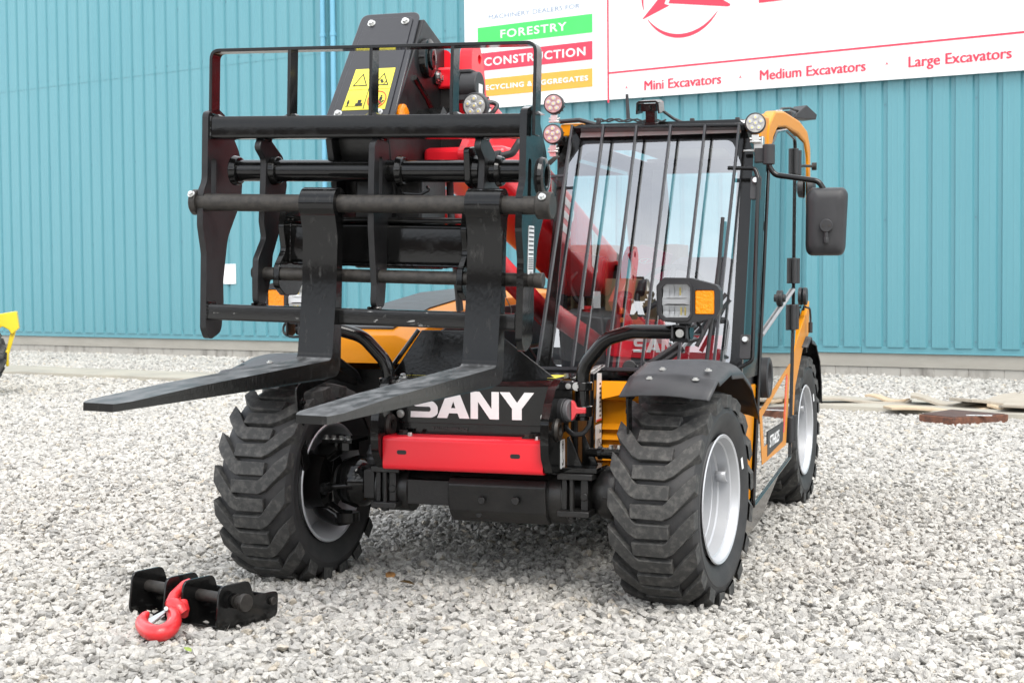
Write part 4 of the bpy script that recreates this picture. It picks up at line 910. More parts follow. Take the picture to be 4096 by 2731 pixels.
# ---- engine hood (image left)
mb = MB()
hx0, hx1 = -0.985, -0.43
def hsec(y, ztop, zbot, chx):
    return [V(p) for p in ((hx0, y, zbot), (hx0-0.0, y, ztop-0.11), (hx0+0.05, y, ztop-0.03), (hx0+0.16, y, ztop), (hx1-0.10, y, ztop), (hx1-0.02, y, ztop-0.03), (hx1, y, ztop-0.09), (hx1, y, zbot))]
hood = [hsec(0.30, 1.00, 0.93, 0), hsec(0.33, 1.06, 0.92, 0), hsec(0.46, 1.105, 0.90, 0), hsec(0.80, 1.17, 0.86, 0), hsec(1.5, 1.235, 0.80, 0), hsec(2.4, 1.26, 0.80, 0), hsec(2.9, 1.24, 0.85, 0), hsec(3.45, 1.10, 0.9, 0)]
# pull the nose in so that it slopes
for p in hood[0]: p.x = -0.70+(p.x+0.70)*0.90
mb.loft(hood); hd_ = mb.build('engine_hood', M['yellow'], T, bevel=0.012, smooth=40, seg=3)
mb = MB(); sl_ = []
for y, z, w in ((0.40, 1.092, 0.13), (0.46, 1.109, 0.14), (0.80, 1.174, 0.155), (1.5, 1.239, 0.165), (2.4, 1.264, 0.17), (2.9, 1.244, 0.17)): sl_.append([V((-0.70-w, y, z-0.006)), V((-0.70-w, y, z+0.004)), V((-0.70+w, y, z+0.004)), V((-0.70+w, y, z-0.006))])
mb.loft(sl_); mb.build('hood_grille', M['fender'], hd_, smooth=30)
mb = MB(); mb.prism([(0.55, 1.06), (0.9, 1.115), (1.5, 1.165), (2.4, 1.19), (2.4, 0.95), (0.55, 0.93)], 'x', hx1+0.002, hx1+0.010); mb.build('hood_side', M['matt'], hd_, bevel=0.002)
mb = MB(); mb.bx(-0.95, -0.42, 0.36, 2.6, 0.62, 0.915); mb.build('engine_bay', M['under'], T)
# ---- boom
BX0, BX1 = -0.245, 0.060
def bz(y): return 2.094-0.263*(y+0.095)          # top edge of the boom
mb = MB(); sec = fillet([(BX0, -0.30), (BX1, -0.30), (BX1, 0), (BX0, 0)], 0.035, 4)
mb.loft([[V((p[0], y, bz(y)+p[1])) for p in sec] for y in (-0.52, 3.0)])
boom = mb.build('boom', M['red'], T, smooth=40)
bfr = lambda x, y, o_: V((BX1+0.001+o_, x, bz(x)-0.30+y))
name_letters(bfr, 0.35, 0.06, 1.35, 0.18, M['white'], boom)
flat_on('boom_stripe', [[(-0.20, 0.05), (-0.08, 0.05), (0.02, 0.24), (-0.10, 0.24)]], bfr, M['white'], boom, 0.001)
# upright cheek at the boom end (rounded top, two holes)
chk = fillet([(-0.545, 1.74), (-0.60, 2.00), (-0.585, 2.20), (-0.50, 2.235), (-0.445, 2.14), (-0.40, 1.95), (-0.28, 1.74)], [0, 0.05, 0.06, 0.07, 0.06, 0.1, 0], 6)
for x0, x1 in ((0.118, 0.168), (-0.285, -0.255)):
    c_ = MB().prism(chk, 'x', x0, x1, [circ(0.018, 18, -0.50, 2.165), circ(0.02, 18, -0.53, 2.03)]).build('boom_cheek', M['red'], boom, bevel=0.006)
    MB().bolt((x1, -0.555, 1.90), (1, 0, 0), 0.012, 0.01).build('bolt', M['zinc'], c_)
MB().bx(-0.257, 0.12, -0.585, -0.50, 2.05, 2.13).build('boom_crossbar', M['red'], boom, bevel=0.01)
MB().bx(-0.23, 0.116, -0.56, -0.50, 1.80, 2.10).build('inner_boom', M['under'], boom)
# lift and tilt rams under the boom
mb = MB(); mb.cyl((0.0, -0.62, 1.66), (-0.04, 1.6, 0.96), 0.052, n=24); mb.build('lift_ram', M['red'], T); 
mb = MB(); mb.prism(fillet([(-0.62, 1.50), (-0.70, 1.42), (-0.66, 1.28), (-0.52, 1.22), (-0.42, 1.30), (-0.36, 1.75), (-0.60, 1.78)], 0.04), 'x', 0.155, 0.195); mb.build('ram_cheek', M['red'], T, bevel=0.004)
mb = MB(); mb.tube([(0.17, -0.62, 1.62), (0.20, -0.64, 1.45), (0.18, -0.55, 1.25), (0.15, -0.3, 1.05)], 0.016, 10, fil=0.08); mb.tube([(0.10, -0.66, 1.75), (0.13, -0.72, 1.55), (0.12, -0.6, 1.2)], 0.014, 10, fil=0.08); mb.build('hydraulic_hose', M['matt'], T)
# hose motor housing and its round lamp on the boom end
mb = MB(); mb.cyl((0.158, -0.66, 2.040), (0.226, -0.66, 2.040), 0.056, n=28); mb.bx(0.145, 0.205, -0.705, -0.605, 1.985, 2.05); mb.cyl((0.140, -0.66, 2.040), (0.158, -0.66, 2.040), 0.060, n=28); mb.bx(0.15, 0.20, -0.69, -0.63, 2.09, 2.104)
hm = mb.build('hose_reel_motor', M['matt'], T, bevel=0.004)
flat_on('motor_label', [rrect(0.045, 0.06, 0.003, 2, -0.655, 2.02)], lambda x, y, o_: V((0.2255+o_, x, y)), M['label'], hm, 0.0008)
mb = MB().tube([(0.22, -0.62, 1.99), (0.26, -0.60, 1.985), (0.275, -0.60, 1.975), (0.265, -0.61, 1.955), (0.235, -0.62, 1.925)], 0.009, 8, fil=0.015); mb.build('cable', M['matt'], hm)
def worklamp(c, r=0.045, tilt=0.0, stem=True, yaw=0.0, pink=False):
    """Round six-chip lamp facing the front; built about its own origin."""
    mb = MB(); mb.lathe([(-0.022, 0), (-0.022, r*0.93), (-0.018, r), (0.010, r), (0.020, r*0.92), (0.045, r*0.80), (0.045, 0)], 40)
    for i in range(14):
        a_ = 2*math.pi*i/14; mb.bx(0.012, 0.044, -0.0025, 0.0025, r*0.7, r*0.98, Matrix.Rotation(a_, 4, 'X'))
    Mx = Matrix.Rotation(R(90), 4, 'Z')
    mb.v = [tuple(Mx @ V(p)) for p in mb.v]                           # x -> y: face at -y
    o = mb.build('work_lamp', M['matt'], T, smooth=35, bevel=0.0015); o.location = c; o.rotation_euler = (tilt, 0, yaw)
    f = MB().cyl((0, -0.0232, 0), (0, -0.0215, 0), r*0.86, n=36).build('lamp_face', mat('lamp_face_pink', (0.42, 0.25, 0.25), 0.35, bump=0.6, bscale=420) if pink else mat('lamp_face_grey', (0.40, 0.40, 0.38), 0.35, bump=0.6, bscale=420), o)
    for i in range(6):
        a_ = math.pi/2+2*math.pi*i/5; px, pz = (0, 0) if i == 5 else (r*0.54*math.cos(a_), r*0.54*math.sin(a_))
        b_ = MB(); b_.cyl((px, -0.0265, pz), (px, -0.0230, pz), r*0.18, r*0.24, n=18); b_.build('lens_cup', M['silver'], o, smooth=30)
        MB().cyl((px, -0.0280, pz), (px, -0.0262, pz), r*0.085, n=12).build('led', M['led'], o)
    if stem:
        s = MB(); s.bx(-0.016, 0.016, -0.01, 0.022, -r-0.032, -r-0.002); s.bx(-0.024, 0.024, -0.014, 0.026, -r-0.038, -r-0.030); s.cyl((-0.026, 0.006, -r-0.018), (0.026, 0.006, -r-0.018), 0.006, n=10)
        s.build('lamp_foot', M['zinc'], o, bevel=0.002)
    return o
worklamp(at(1094, 243, y=-0.745), 0.048, R(6), False)

# ---- boom head: black gooseneck with the warning-label cover
pa, pb, pc, pd = V((-0.225, -0.72, 2.322)), V((0.010, -0.72, 2.322)), V((0.038, -1.095, 1.835)), V((-0.222, -1.095, 1.835))
ex = (pb-pa).normalized(); ez = ((pa+pb)/2-(pc+pd)/2).normalized(); ey = ez.cross(ex).normalized()
hc = (pa+pb+pc+pd)/4
hf = lambda x, y, o_: hc+ex*x+ez*y-ey*(-o_ if False else -o_)*-1 if False else hc+ex*x+ez*y+(-ey if (-ey).y < 0 else ey)*o_
HH = ((pa+pb)/2-(pc+pd)/2).length
out = fillet([(-0.142, -HH/2), (0.134, -HH/2), (0.118, HH/2), (-0.118, HH/2)], [0, 0, 0.035, 0.035], 6)
def hprism(pts, o0, o1, holes=()):
    t_ = MB(); t_.prism([(p[0], p[1]) for p in pts], 'z', o0, o1, holes); m_ = MB(); m_.add([hf(*p) for p in t_.v], t_.f); return m_
head = hprism(out, -0.012, 0.0).build('boom_head', M['nose'], T, bevel=0.004)
inn = fillet([(-0.116, -HH/2+0.02), (0.110, -HH/2+0.02), (0.098, HH/2-0.03), (-0.094, HH/2-0.03)], 0.02, 5)
cvp = hprism(inn, 0.0005, 0.006).build('cover_plate', M['nose'], head, bevel=0.003)
b_ = MB(); nd = (hf(0, 0, 1)-hf(0, 0, 0))
for x, y in ((-0.064, HH/2-0.060), (0.072, HH/2-0.058), (-0.088, -HH/2+0.095), (0.070, -HH/2+0.095)): b_.bolt(hf(x, y, 0.006), nd, 0.0105, 0.009)
b_.build('bolt', M['zinc'], cvp)
# side walls of the head and the pivot boss
side = [hf(0.118, HH/2-0.03, -0.012), hf(0.118, -HH/2, -0.012)]
wall = fillet([(side[0].y, side[0].z), (side[1].y, side[1].z), (-0.98, 1.45), (-0.86, 1.40), (-0.55, 1.70), (-0.40, 2.02), (-0.52, 2.22)], [0.01, 0.0, 0.06, 0.06, 0.05, 0.05, 0.08], 5)
for x0, x1 in ((0.004, 0.030), (-0.215, -0.190)):
    MB().prism(wall, 'x', x0, x1).build('head_side', M['satin'], head, bevel=0.004)
MB().prism([(p[0], p[1]) for p in fillet([(-0.74, 2.22), (-1.03, 1.84), (-0.93, 1.55), (-0.60, 1.80), (-0.50, 2.05)], 0.04)], 'x', -0.189, 0.003).build('head_core', M['under'], head)
mb = MB(); mb.lathe([(0.0, 0.0), (0.0, 0.066), (0.022, 0.062), (0.026, 0.050), (0.026, 0.040), (0.016, 0.038), (0.016, 0.034), (0.034, 0.034), (0.036, 0.028), (0.036, 0.010), (0.010, 0.010), (0.010, 0)], 40); mb.v = [(0.030+a_, -0.725+b_, 2.145+c_*1.15) for a_, b_, c_ in mb.v]; mb.build('pivot_boss', M['black'], head, smooth=35)
MB().cyl((0.041, -0.725, 2.145), (0.042, -0.725, 2.145), 0.010, n=12).build('pin_paint', M['red_ink'], head)
mb = MB(); mb.tube([(0.032, -0.84, 2.06), (0.032, -0.72, 2.00), (0.032, -0.58, 1.90)], 0.012, 8); mb.build('weld_bead', M['black'], head)
mb = MB(); mb.prism(rrect(0.075, 0.06, 0.006, 3, -0.60, 2.09), 'x', 0.031, 0.040); mb.build('pin_keeper', M['black'], head, bevel=0.002); b_ = MB(); b_.bolt((0.040, -0.615, 2.092), (1, 0, 0), 0.013, 0.010).bolt((0.040, -0.585, 2.088), (1, 0, 0), 0.010, 0.009); b_.build('bolt', M['zinc'], head)
mb = MB(); mb.add([(0.03, -0.80, 1.945), (0.13, -0.80, 1.955), (0.16, -0.74, 1.945), (0.13, -0.84, 1.915), (0.03, -0.84, 1.90), (0.155, -0.81, 1.92)], [(0, 1, 3, 4), (1, 2, 5, 3)]); o = mb.build('hose_guard', M['black'], head, smooth=0); o.modifiers.new('t', 'SOLIDIFY').thickness = 0.008
MB().lathe([(0, 0), (0, 0.045), (0.012, 0.045), (0.018, 0.036), (0.018, 0)], 28, Matrix.Translation((0.0305, -0.965, 1.905))).build('side_reflector', M['amber'], head)
mb = MB(); mb.tube([(0.04, -0.90, 1.87), (0.16, -0.90, 1.885), (0.24, -0.88, 1.875), (0.30, -0.86, 1.85)], 0.008, 8, fil=0.03); mb.build('red_cable', mat('cable_red', (0.5, 0.02, 0.03), 0.4), head)
mb = MB(); mb.cyl((0.19, -0.87, 1.865), (0.255, -0.86, 1.870), 0.018, n=6); mb.cyl((0.13, -0.86, 1.84), (0.13, -0.86, 1.90), 0.016, n=6); mb.build('hose_fitting', M['zinc'], head)
MB().bx(0.032, 0.36, -0.76, -0.58, 1.70, 1.81).build('tilt_link', M['red'], head, bevel=0.02)
mb = MB(); mb.prism(fillet([(-0.78, 1.84), (-0.85, 1.78), (-0.80, 1.70), (-0.62, 1.72), (-0.6, 1.84)], 0.03), 'x', 0.20, 0.23, [circ(0.025, 20, -0.77, 1.775)]); mb.build('link_eye', M['red'], head, bevel=0.003)
mb = MB(); mb.cyl((0.27, -0.82, 1.755), (0.36, -0.82, 1.765), 0.023, n=18); mb.cyl((0.23, -0.82, 1.75), (0.27, -0.82, 1.755), 0.015, n=14); mb.cyl((0.30, -0.82, 1.755), (0.315, -0.82, 1.757), 0.030, n=18); mb.tube([(0.36, -0.82, 1.765), (0.40, -0.81, 1.775), (0.42, -0.80, 1.81), (0.43, -0.78, 1.84)], 0.014, 10, fil=0.02); mb.build('hose_coupling', M['matt'], head, smooth=40)
# labels on the cover
lw, lh = 0.168, 0.205; lx0, ly0 = -0.078, -HH/2+0.110
lab_ = hprism([(lx0, ly0), (lx0+lw, ly0), (lx0+lw-0.004, ly0+lh), (lx0+0.008, ly0+lh)], 0.0065, 0.0075).build('warning_label', M['yel_label'], cvp, smooth=0)
hm_ = lambda x, y, o_: hf(lx0+x*lw, ly0+y*lh, 0.0078+o_)
def tri(cx, cy, r, t): 
    o = [(cx+r*math.cos(R(a_)), cy+r*1.05*math.sin(R(a_))) for a_ in (90, 210, 330)]; i = [(cx+(r-t)*math.cos(R(a_)), cy+(r-t)*1.05*math.sin(R(a_))) for a_ in (90, 210, 330)]
    return (o, (i,))
def man(x, y, h):
    return [[V(p) for p in circ(h*0.11, 10, x, y+h*0.88)], [(x-h*0.16, y+h*0.74), (x+h*0.16, y+h*0.74), (x+h*0.16, y+h*0.38), (x+h*0.10, y+h*0.38), (x+h*0.10, y), (x+0.01*h, y), (x+0.01*h, y+0.34*h), (x-0.01*h, y+0.34*h), (x-0.01*h, y), (x-h*0.10, y), (x-h*0.10, y+h*0.38), (x-h*0.16, y+h*0.38)]]
flat_on('label_pictogram', [tri(0.26, 0.68, 0.20, 0.045), tri(0.755, 0.68, 0.20, 0.045), rect(0.485, 0.50, 0.02, 0.98), rect(0.02, 0.98, 0.488, 0.494)]
    + man(0.10, 0.10, 0.15)+[rect(0.28, 0.44, 0.10, 0.16), rect(0.32, 0.40, 0.16, 0.24), rect(0.05, 0.46, 0.085, 0.092)]+man(0.66, 0.14, 0.26)+man(0.84, 0.14, 0.20)+[[(0.80, 0.06), (0.93, 0.20), (0.91, 0.22), (0.78, 0.08)]]
    + [[(0.70, 0.70), (0.76, 0.62), (0.80, 0.66), (0.74, 0.74)], [(0.82, 0.60), (0.87, 0.68), (0.85, 0.69), (0.80, 0.61)]], hm_, M['ink'], lab_, 0.0006)
c0 = [V((0.755+0.215*math.cos(2*math.pi*i/32), 0.235+0.205*math.sin(2*math.pi*i/32))) for i in range(32)]; c1 = [V((0.755+0.195*math.cos(2*math.pi*i/32), 0.235+0.185*math.sin(2*math.pi*i/32))) for i in range(32)]
flat_on('prohibition_ring', [(c0, (c1,)), [(0.60, 0.36), (0.615, 0.375), (0.91, 0.11), (0.895, 0.095)]], lambda x, y, o_: hm_(x, y, 0.0008+o_), M['red_ink'], lab_, 0.0006)

# ---- fork carriage, in its own frame: x across, Y = 0 at the front face, z up; leans and dips a little
FC = bpy.data.objects.new('fork_carriage_pivot', None)
CM = Matrix.Translation((-0.04, -1.2, 1.55)) @ Matrix.Rotation(R(1.45), 4, 'Y') @ Matrix.Translation((0.04, 1.2, -1.55))
bpy.data.objects.remove(FC)
def cbuild(mb, name, m, parent=None, **k):
    mb.v = [tuple(CM @ V(p)) for p in mb.v]
    return mb.build(name, m, parent or T, **k)
Y0 = -1.2
xL, xR = -0.640, 0.558
platR = fillet([(Y0, 1.905), (Y0+0.075, 1.925), (Y0+0.125, 1.905), (Y0+0.235, 1.78), (Y0+0.265, 1.70), (Y0+0.255, 1.60), (Y0+0.155, 1.46), (Y0+0.125, 1.30), (Y0+0.130, 1.22), (Y0+0.115, 1.115), (Y0+0.03, 1.085), (Y0, 1.13), (Y0, 1.40), (Y0-0.03, 1.50), (Y0-0.03, 1.62), (Y0, 1.66)],
               [0.025, 0.03, 0.03, 0.06, 0.05, 0.06, 0.15, 0.15, 0.05, 0.04, 0.05, 0.03, 0.08, 0.06, 0.06, 0.06], 5)
# dx offset so that the collars of the shaft stand proud
holeP = circ(0.028, 24, Y0+0.190, 1.690); slotP = slot(0.036, 0.155, Y0+0.045, 1.665)
car = cbuild(MB().prism(platR, 'x', xR-0.012, xR+0.012, [holeP, slotP]), 'fork_carriage', M['black'], bevel=0.003)
cbuild(MB().prism(platR, 'x', xL-0.012, xL+0.012, [circ(0.028, 24, Y0+0.190, 1.690), slotP]), 'side_plate', M['satin'], car, bevel=0.003)
mb = MB(); mb.lathe([(0, 0.030), (0.014, 0.030), (0.018, 0.034), (0.018, 0.048), (0.012, 0.058), (0, 0.062)], 40, closed=True); mb.v = [(xR+0.012+a_, Y0+0.190+b_, 1.690+c_*1.12) for a_, b_, c_ in mb.v]; cbuild(mb, 'plate_boss', M['black'], car, smooth=40)
# top beam, bottom beam
mb = MB(); mb.prism(rrect(0.088, 0.080, 0.012, 4, Y0+0.058, 1.8525), 'x', xL+0.012, xR-0.012); cbuild(mb, 'top_beam', M['black'], car, smooth=35)
mb = MB(); mb.prism(rrect(0.062, 0.058, 0.010, 4, Y0+0.036, 1.190), 'x', xL+0.012, xR-0.012); cbuild(mb, 'bottom_beam', M['scraped'], car, smooth=35)
# upper cross tube with its collars
def xtube(y, z, x0, x1, r, n=28): return MB().cyl((x0, y, z), (x1, y, z), r, n=n)
yt, zt = Y0+0.125, 1.705
cbuild(xtube(yt, zt, -0.585, xR-0.012, 0.039), 'cross_tube', M['black'], car, smooth=40)
for x0, x1 in ((-0.588, -0.562), (-0.455, -0.405), (-0.015+0.075, 0.085), (0.345, 0.375), (0.430, 0.450)): cbuild(MB().cyl((x0, yt, zt), (x1, yt, zt), 0.056, 0.050, n=28), 'tube_collar', M['black'], car, bevel=0.004, smooth=40)
# load guard of flat bar
gt = 2.128; gd = 0.052; gy = Y0+0.055
def flat(path, w, t, closed=False):
    """Flat bar following a path in (x, z); w deep in y, t thick."""
    P_ = fillet(path, 0.032, 6, closed=False); L_ = len(P_); a_ = []; b__ = []
    for i, p in enumerate(P_):
        d = (P_[min(i+1, L_-1)]-P_[max(i-1, 0)]).normalized(); nn = V((-d.y, d.x)); a_.append(p+nn*t/2); b__.append(p-nn*t/2)
    return MB().prism(a_+b__[::-1], 'y', gy-w/2, gy+w/2)
cbuild(flat([(xL+0.006, 1.885), (xL+0.006, gt), (xR+0.028, gt), (xR+0.028, 1.82)], 0.062, 0.012), 'load_guard', M['black'], car, bevel=0.002)
for x in (-0.323, -0.010, 0.290): cbuild(MB().bx(x-0.006, x+0.006, gy-0.031, gy+0.031, 1.888, gt-0.004), 'guard_bar', M['black'], car, bevel=0.002)
for x in (xL+0.012, -0.323, -0.010, 0.290, xR+0.02):
    mb = MB(); mb.lathe([(0.0, 0.0), (0.0, 0.032), (0.006, 0.024), (0.012, 0.014), (0.014, 0)], 9); mb.v = [(x+b_*1.2, gy+c_, 1.890+a_) for a_, b_, c_ in mb.v]; cbuild(mb, 'weld', M['black'], car, smooth=0)
def bead(p0, p1, r=0.0055):
    p0, p1 = V(p0), V(p1); n_ = max(4, int((p1-p0).length/0.008)); random.seed(int(p0.x*999+p0.z*777))
    cbuild(MB().tube([p0.lerp(p1, i/n_) for i in range(n_+1)], [r*(0.8+0.45*random.random()) for i in range(n_+1)], 8), 'weld', M['black'], car)
for x, s in ((xL+0.013, 1), (xR-0.013, -1)):
    for z0, z1, y_ in ((1.815, 1.892, Y0+0.017), (1.162, 1.218, Y0+0.006)): bead((x, y_, z0), (x, y_, z1))
    bead((x, Y0+0.02, 1.898), (x, Y0+0.096, 1.898)); bead((x, Y0+0.008, 1.222), (x, Y0+0.06, 1.222))
for x in (-0.440, 0.390, 0.011):
    for dx in (-0.013, 0.013): bead((x+dx, Y0+0.020, 1.2225), (x+dx, Y0+0.070, 1.2225), 0.005); bead((x+dx, Y0+0.04, 1.811), (x+dx, Y0+0.10, 1.811), 0.005)
bead((-0.362, Y0+0.131, 1.376), (-0.362, Y0+0.131, 1.515)); bead((0.318, Y0+0.131, 1.376), (0.318, Y0+0.131, 1.515)); bead((-0.35, Y0+0.132, 1.372), (0.31, Y0+0.132, 1.372))
# fork shaft with collars
cbuild(xtube(Y0-0.008, 1.583, xL-0.034, xR+0.112, 0.031), 'fork_shaft', M['steel'], car, smooth=40)
for x0, x1, s in ((xL-0.037, xL-0.013, -1), (xR+0.060, xR+0.112, 1)):
    mb = MB(); mb.lathe([(0, 0.031), (0, 0.043), (0.003, 0.046), (x1-x0-0.003, 0.046), (x1-x0, 0.043), (x1-x0, 0.031)], 36, closed=True); mb.v = [(x0+a_, Y0-0.008+b_, 1.583+c_) for a_, b_, c_ in mb.v]
    col_ = cbuild(mb, 'shaft_collar', M['steel'], car, smooth=35)
    cbuild(MB().bolt(((x0+x1)/2, Y0-0.008-0.040, 1.583+0.026), (0, -0.8, 0.6), 0.009, 0.009), 'bolt', M['zinc'], car)
# inner hook plates (three) and the lugs behind them
inner = fillet([(Y0+0.035, 1.815), (Y0+0.01, 1.78), (Y0+0.065, 1.74), (Y0+0.060, 1.60), (Y0+0.055, 1.52), (Y0+0.075, 1.46), (Y0+0.015, 1.385), (Y0+0.012, 1.31), (Y0+0.016, 1.222), (Y0+0.075, 1.222), (Y0+0.12, 1.32), (Y0+0.13, 1.40), (Y0+0.20, 1.52), (Y0+0.235, 1.66), (Y0+0.20, 1.76), (Y0+0.10, 1.815)], 0.03, 5)
mid = fillet([(Y0+0.035, 1.815), (Y0-0.002, 1.79), (Y0-0.004, 1.62), (Y0+0.0, 1.50), (Y0+0.035, 1.30), (Y0+0.03, 1.222), (Y0+0.11, 1.222), (Y0+0.125, 1.35), (Y0+0.13, 1.50), (Y0+0.21, 1.62), (Y0+0.20, 1.74), (Y0+0.10, 1.815)], 0.03, 5)
cbuild(MB().prism(inner, 'x', -0.452, -0.428), 'hook_plate', M['satin'], car, bevel=0.003)
cbuild(MB().prism(inner, 'x', 0.378, 0.402), 'hook_plate', M['satin'], car, bevel=0.003)
cbuild(MB().prism(mid, 'x', 0.000, 0.022, [slot(0.028, 0.16, Y0+0.055, 1.67)]), 'hook_plate', M['satin'], car, bevel=0.003)
lug_ = fillet([(Y0+0.10, 1.60), (Y0+0.075, 1.50), (Y0+0.10, 1.42), (Y0+0.045, 1.36), (Y0+0.04, 1.29), (Y0+0.10, 1.255), (Y0+0.20, 1.255), (Y0+0.25, 1.31), (Y0+0.27, 1.50), (Y0+0.24, 1.60)], 0.035, 5)
for x in (-0.372, 0.325): cbuild(MB().prism(lug_, 'x', x-0.012, x+0.012), 'carrier_lug', M['black'], car, bevel=0.003)
cbuild(MB().prism(fillet([(Y0+0.04, 1.78), (Y0+0.06, 1.66), (Y0+0.20, 1.62), (Y0+0.20, 1.80)], 0.02), 'x', 0.330, 0.352), 'stop_lug', M['black'], car, bevel=0.004)
# locking pin and the quick-hitch box
cbuild(xtube(Y0+0.070, 1.333, -0.432, xR+0.060, 0.0235), 'locking_pin', M['steel'], car, smooth=40)
cbuild(xtube(Y0+0.070, 1.333, xR+0.030, xR+0.062, 0.0262), 'pin_head', M['steel'], car, bevel=0.003)
cbuild(xtube(Y0+0.075, 1.335, -0.480, -0.452, 0.024), 'pin_head', M['steel'], car, bevel=0.006)
mb = MB(); mb.prism(rrect(0.15, 0.150, 0.02, 4, Y0+0.205, 1.445), 'x', -0.362, 0.40); hb = cbuild(mb, 'hitch_box', M['black'], car, smooth=35)
cbuild(MB().prism([(Y0+0.12, 1.527), (Y0+0.135, 1.543), (Y0+0.26, 1.543), (Y0+0.26, 1.527)], 'x', -0.350, 0.39), 'hitch_top', M['black'], car, bevel=0.006)
cbuild(MB().cyl((-0.355, Y0+0.135, 1.528), (0.32, Y0+0.135, 1.528), 0.007, n=8), 'weld_seam', M['black'], car)
cbuild(MB().bx(-0.14, 0.12, Y0+0.20, Y0+0.45, 1.36, 1.72), 'tilt_frame', M['under'], car, bevel=0.01)
cbuild(MB().tube([(0.07, Y0+0.12, 1.645), (0.09, Y0+0.10, 1.625), (0.155, Y0+0.10, 1.622), (0.185, Y0+0.11, 1.638), (0.17, Y0+0.12, 1.65)], 0.005, 8, fil=0.01), 'hose_clip', M['black'], car)
# lanyard of the pin
cbuild(MB().tube([(0.485, Y0+0.06, 1.30), (0.492, Y0+0.055, 1.275), (0.480, Y0+0.055, 1.262), (0.474, Y0+0.06, 1.28), (0.484, Y0+0.06, 1.30)], 0.0028, 6), 'split_ring', M['zinc'], car)
cbuild(MB().tube([(0.495, Y0+0.05, 1.27), (0.51, Y0+0.06, 1.235), (0.512, Y0+0.06, 1.19)], 0.002, 6), 'lanyard', M['zinc'], car)
# data plate on the right plate
cf = lambda x, y, o_: CM @ V((xR+0.0125+o_, x, y))
dp = flat_on('data_plate', [rrect(0.062, 0.165, 0.006, 3, Y0+0.075, 1.435)], cf, M['label'], car, 0.001)
cf2 = lambda x, y, o_: CM @ V((xR+0.0138+o_, x, y))
flat_on('data_bar', [rect(Y0+0.049, Y0+0.101, 1.506-0.0145*i, 1.511-0.0145*i) for i in range(7)]+[rect(Y0+0.049, Y0+0.101, 1.407-0.0062*i, 1.410-0.0062*i) for i in range(7)]+[rect(Y0+0.066, Y0+0.099, 1.361-0.003*i, 1.362-0.003*i) for i in range(2)], cf2, M['ink'], dp, 0.0005)
# the two forks
def fork(x0, x1, tipdx, lab):
    w = x1-x0; c = (x0+x1)/2
    side_ = []
    t_ = 0.040
    # profile in (y, z): back of shank, heel, blade to the tip
    prof_o = fillet([(Y0+0.040, 1.545), (Y0+0.022, 1.475), (Y0+0.022, 1.005)], [0, 0.03, 0], 4, closed=False)
    blade_bot = fillet([(Y0+0.022, 1.30), (Y0+0.022, 0.985), (Y0-0.10, 0.975), (Y0-1.33, 0.968)], [0, 0.05, 0.02, 0], 6, closed=False)
    blade_tip = [(Y0-1.30, 0.968), (Y0-1.315, 0.969)]; blade_top = fillet([(Y0-1.33, 0.990), (Y0-1.315, 0.991), (Y0-1.30, 0.992), (Y0-1.27, 0.9935), (Y0-0.9, 1.012), (Y0-0.05, 1.040), (Y0-0.022, 1.30)], [0, 0, 0, 0, 0.05, 0.03, 0], 6, closed=False)
    front = [V((Y0-0.022, 1.475)), V((Y0-0.046, 1.545))]
    prof = [V((Y0+0.030, 1.545)), V((Y0+0.022, 1.475))]+blade_bot[0:]+blade_top+front
    N = len(prof); rings = []
    mb = MB()
    def wid(y):
        d = (Y0-y)
        if d < 1.27: return w
        k = min(1, (d-1.27)/0.06); return w*(1-0.30*k**1.5)
    vs = [];
    for sgn in (-1, 1):
        for p in prof:
            dx = tipdx*max(0, (Y0-p[0]))/1.33; vs.append((c+sgn*wid(p[0])/2+dx, p[0], p[1]))
    fs = [(i, (i+1) % N, N+(i+1) % N, N+i) for i in range(N)]
    tr = tessellate_polygon([[V((p[0], p[1], 0)) for p in prof]])
    fs += [tuple(t) for t in tr]+[tuple(i+N for i in reversed(t)) for t in tr]
    mb.add(vs, fs)
    # eye round the shaft
    eye = circ(0.056, 30, Y0-0.008, 1.583)
    mb.prism(eye, 'x', x0, x1, [circ(0.0318, 26, Y0-0.008, 1.583)])
    f_ = cbuild(mb, 'fork', [M['black_worn'], M['blade']], car, bevel=0.004, smooth=40); f_['label'] = lab
    for p in f_.data.polygons:
        if p.normal.z > 0.7 and p.center.z < 1.08: p.material_index = 1
fork(-0.236, -0.104, -0.030, 'left-hand pallet fork, blade scuffed'); fork(0.376, 0.500, -0.008, 'right-hand pallet fork, blade scuffed')

# ---- cab
CX0, CX1 = 0.085, 1.030
wsA, wsB = V((0, 0.555, 0.905)), V((0, 0.860, 2.010))               # windscreen foot and head (y, z)
def ws(x, k, o=0.0):
    d = (wsB-wsA); nn = V((0, -d.z, d.y)).normalized(); return V((x, 0, 0))+wsA+d*k+nn*o
wfr = lambda x, y, o_: ws(x, y, o_)
def wfx(x, k): return x
ringo = fillet([(CX0, -0.03), (1.015, -0.03), (1.02, 0.88), (0.965, 1.03), (0.165, 1.03), (CX0+0.02, 0.90)], [0.03, 0.03, 0.05, 0.06, 0.06, 0.05], 5)
ringi = fillet([(CX0+0.055, 0.012), (0.962, 0.012), (0.970, 0.83), (0.92, 0.945), (0.21, 0.945), (CX0+0.065, 0.86)], 0.05, 5)
cab = flat_on('cab_frame', [(ringo, (ringi,))], wfr, M['black'], T, 0.03, -0.03)
MB().add([ws(p[0], p[1], -0.002) for p in ringo], [tuple(range(len(ringo)))]).build('windscreen', M['ws'], T, smooth=0)
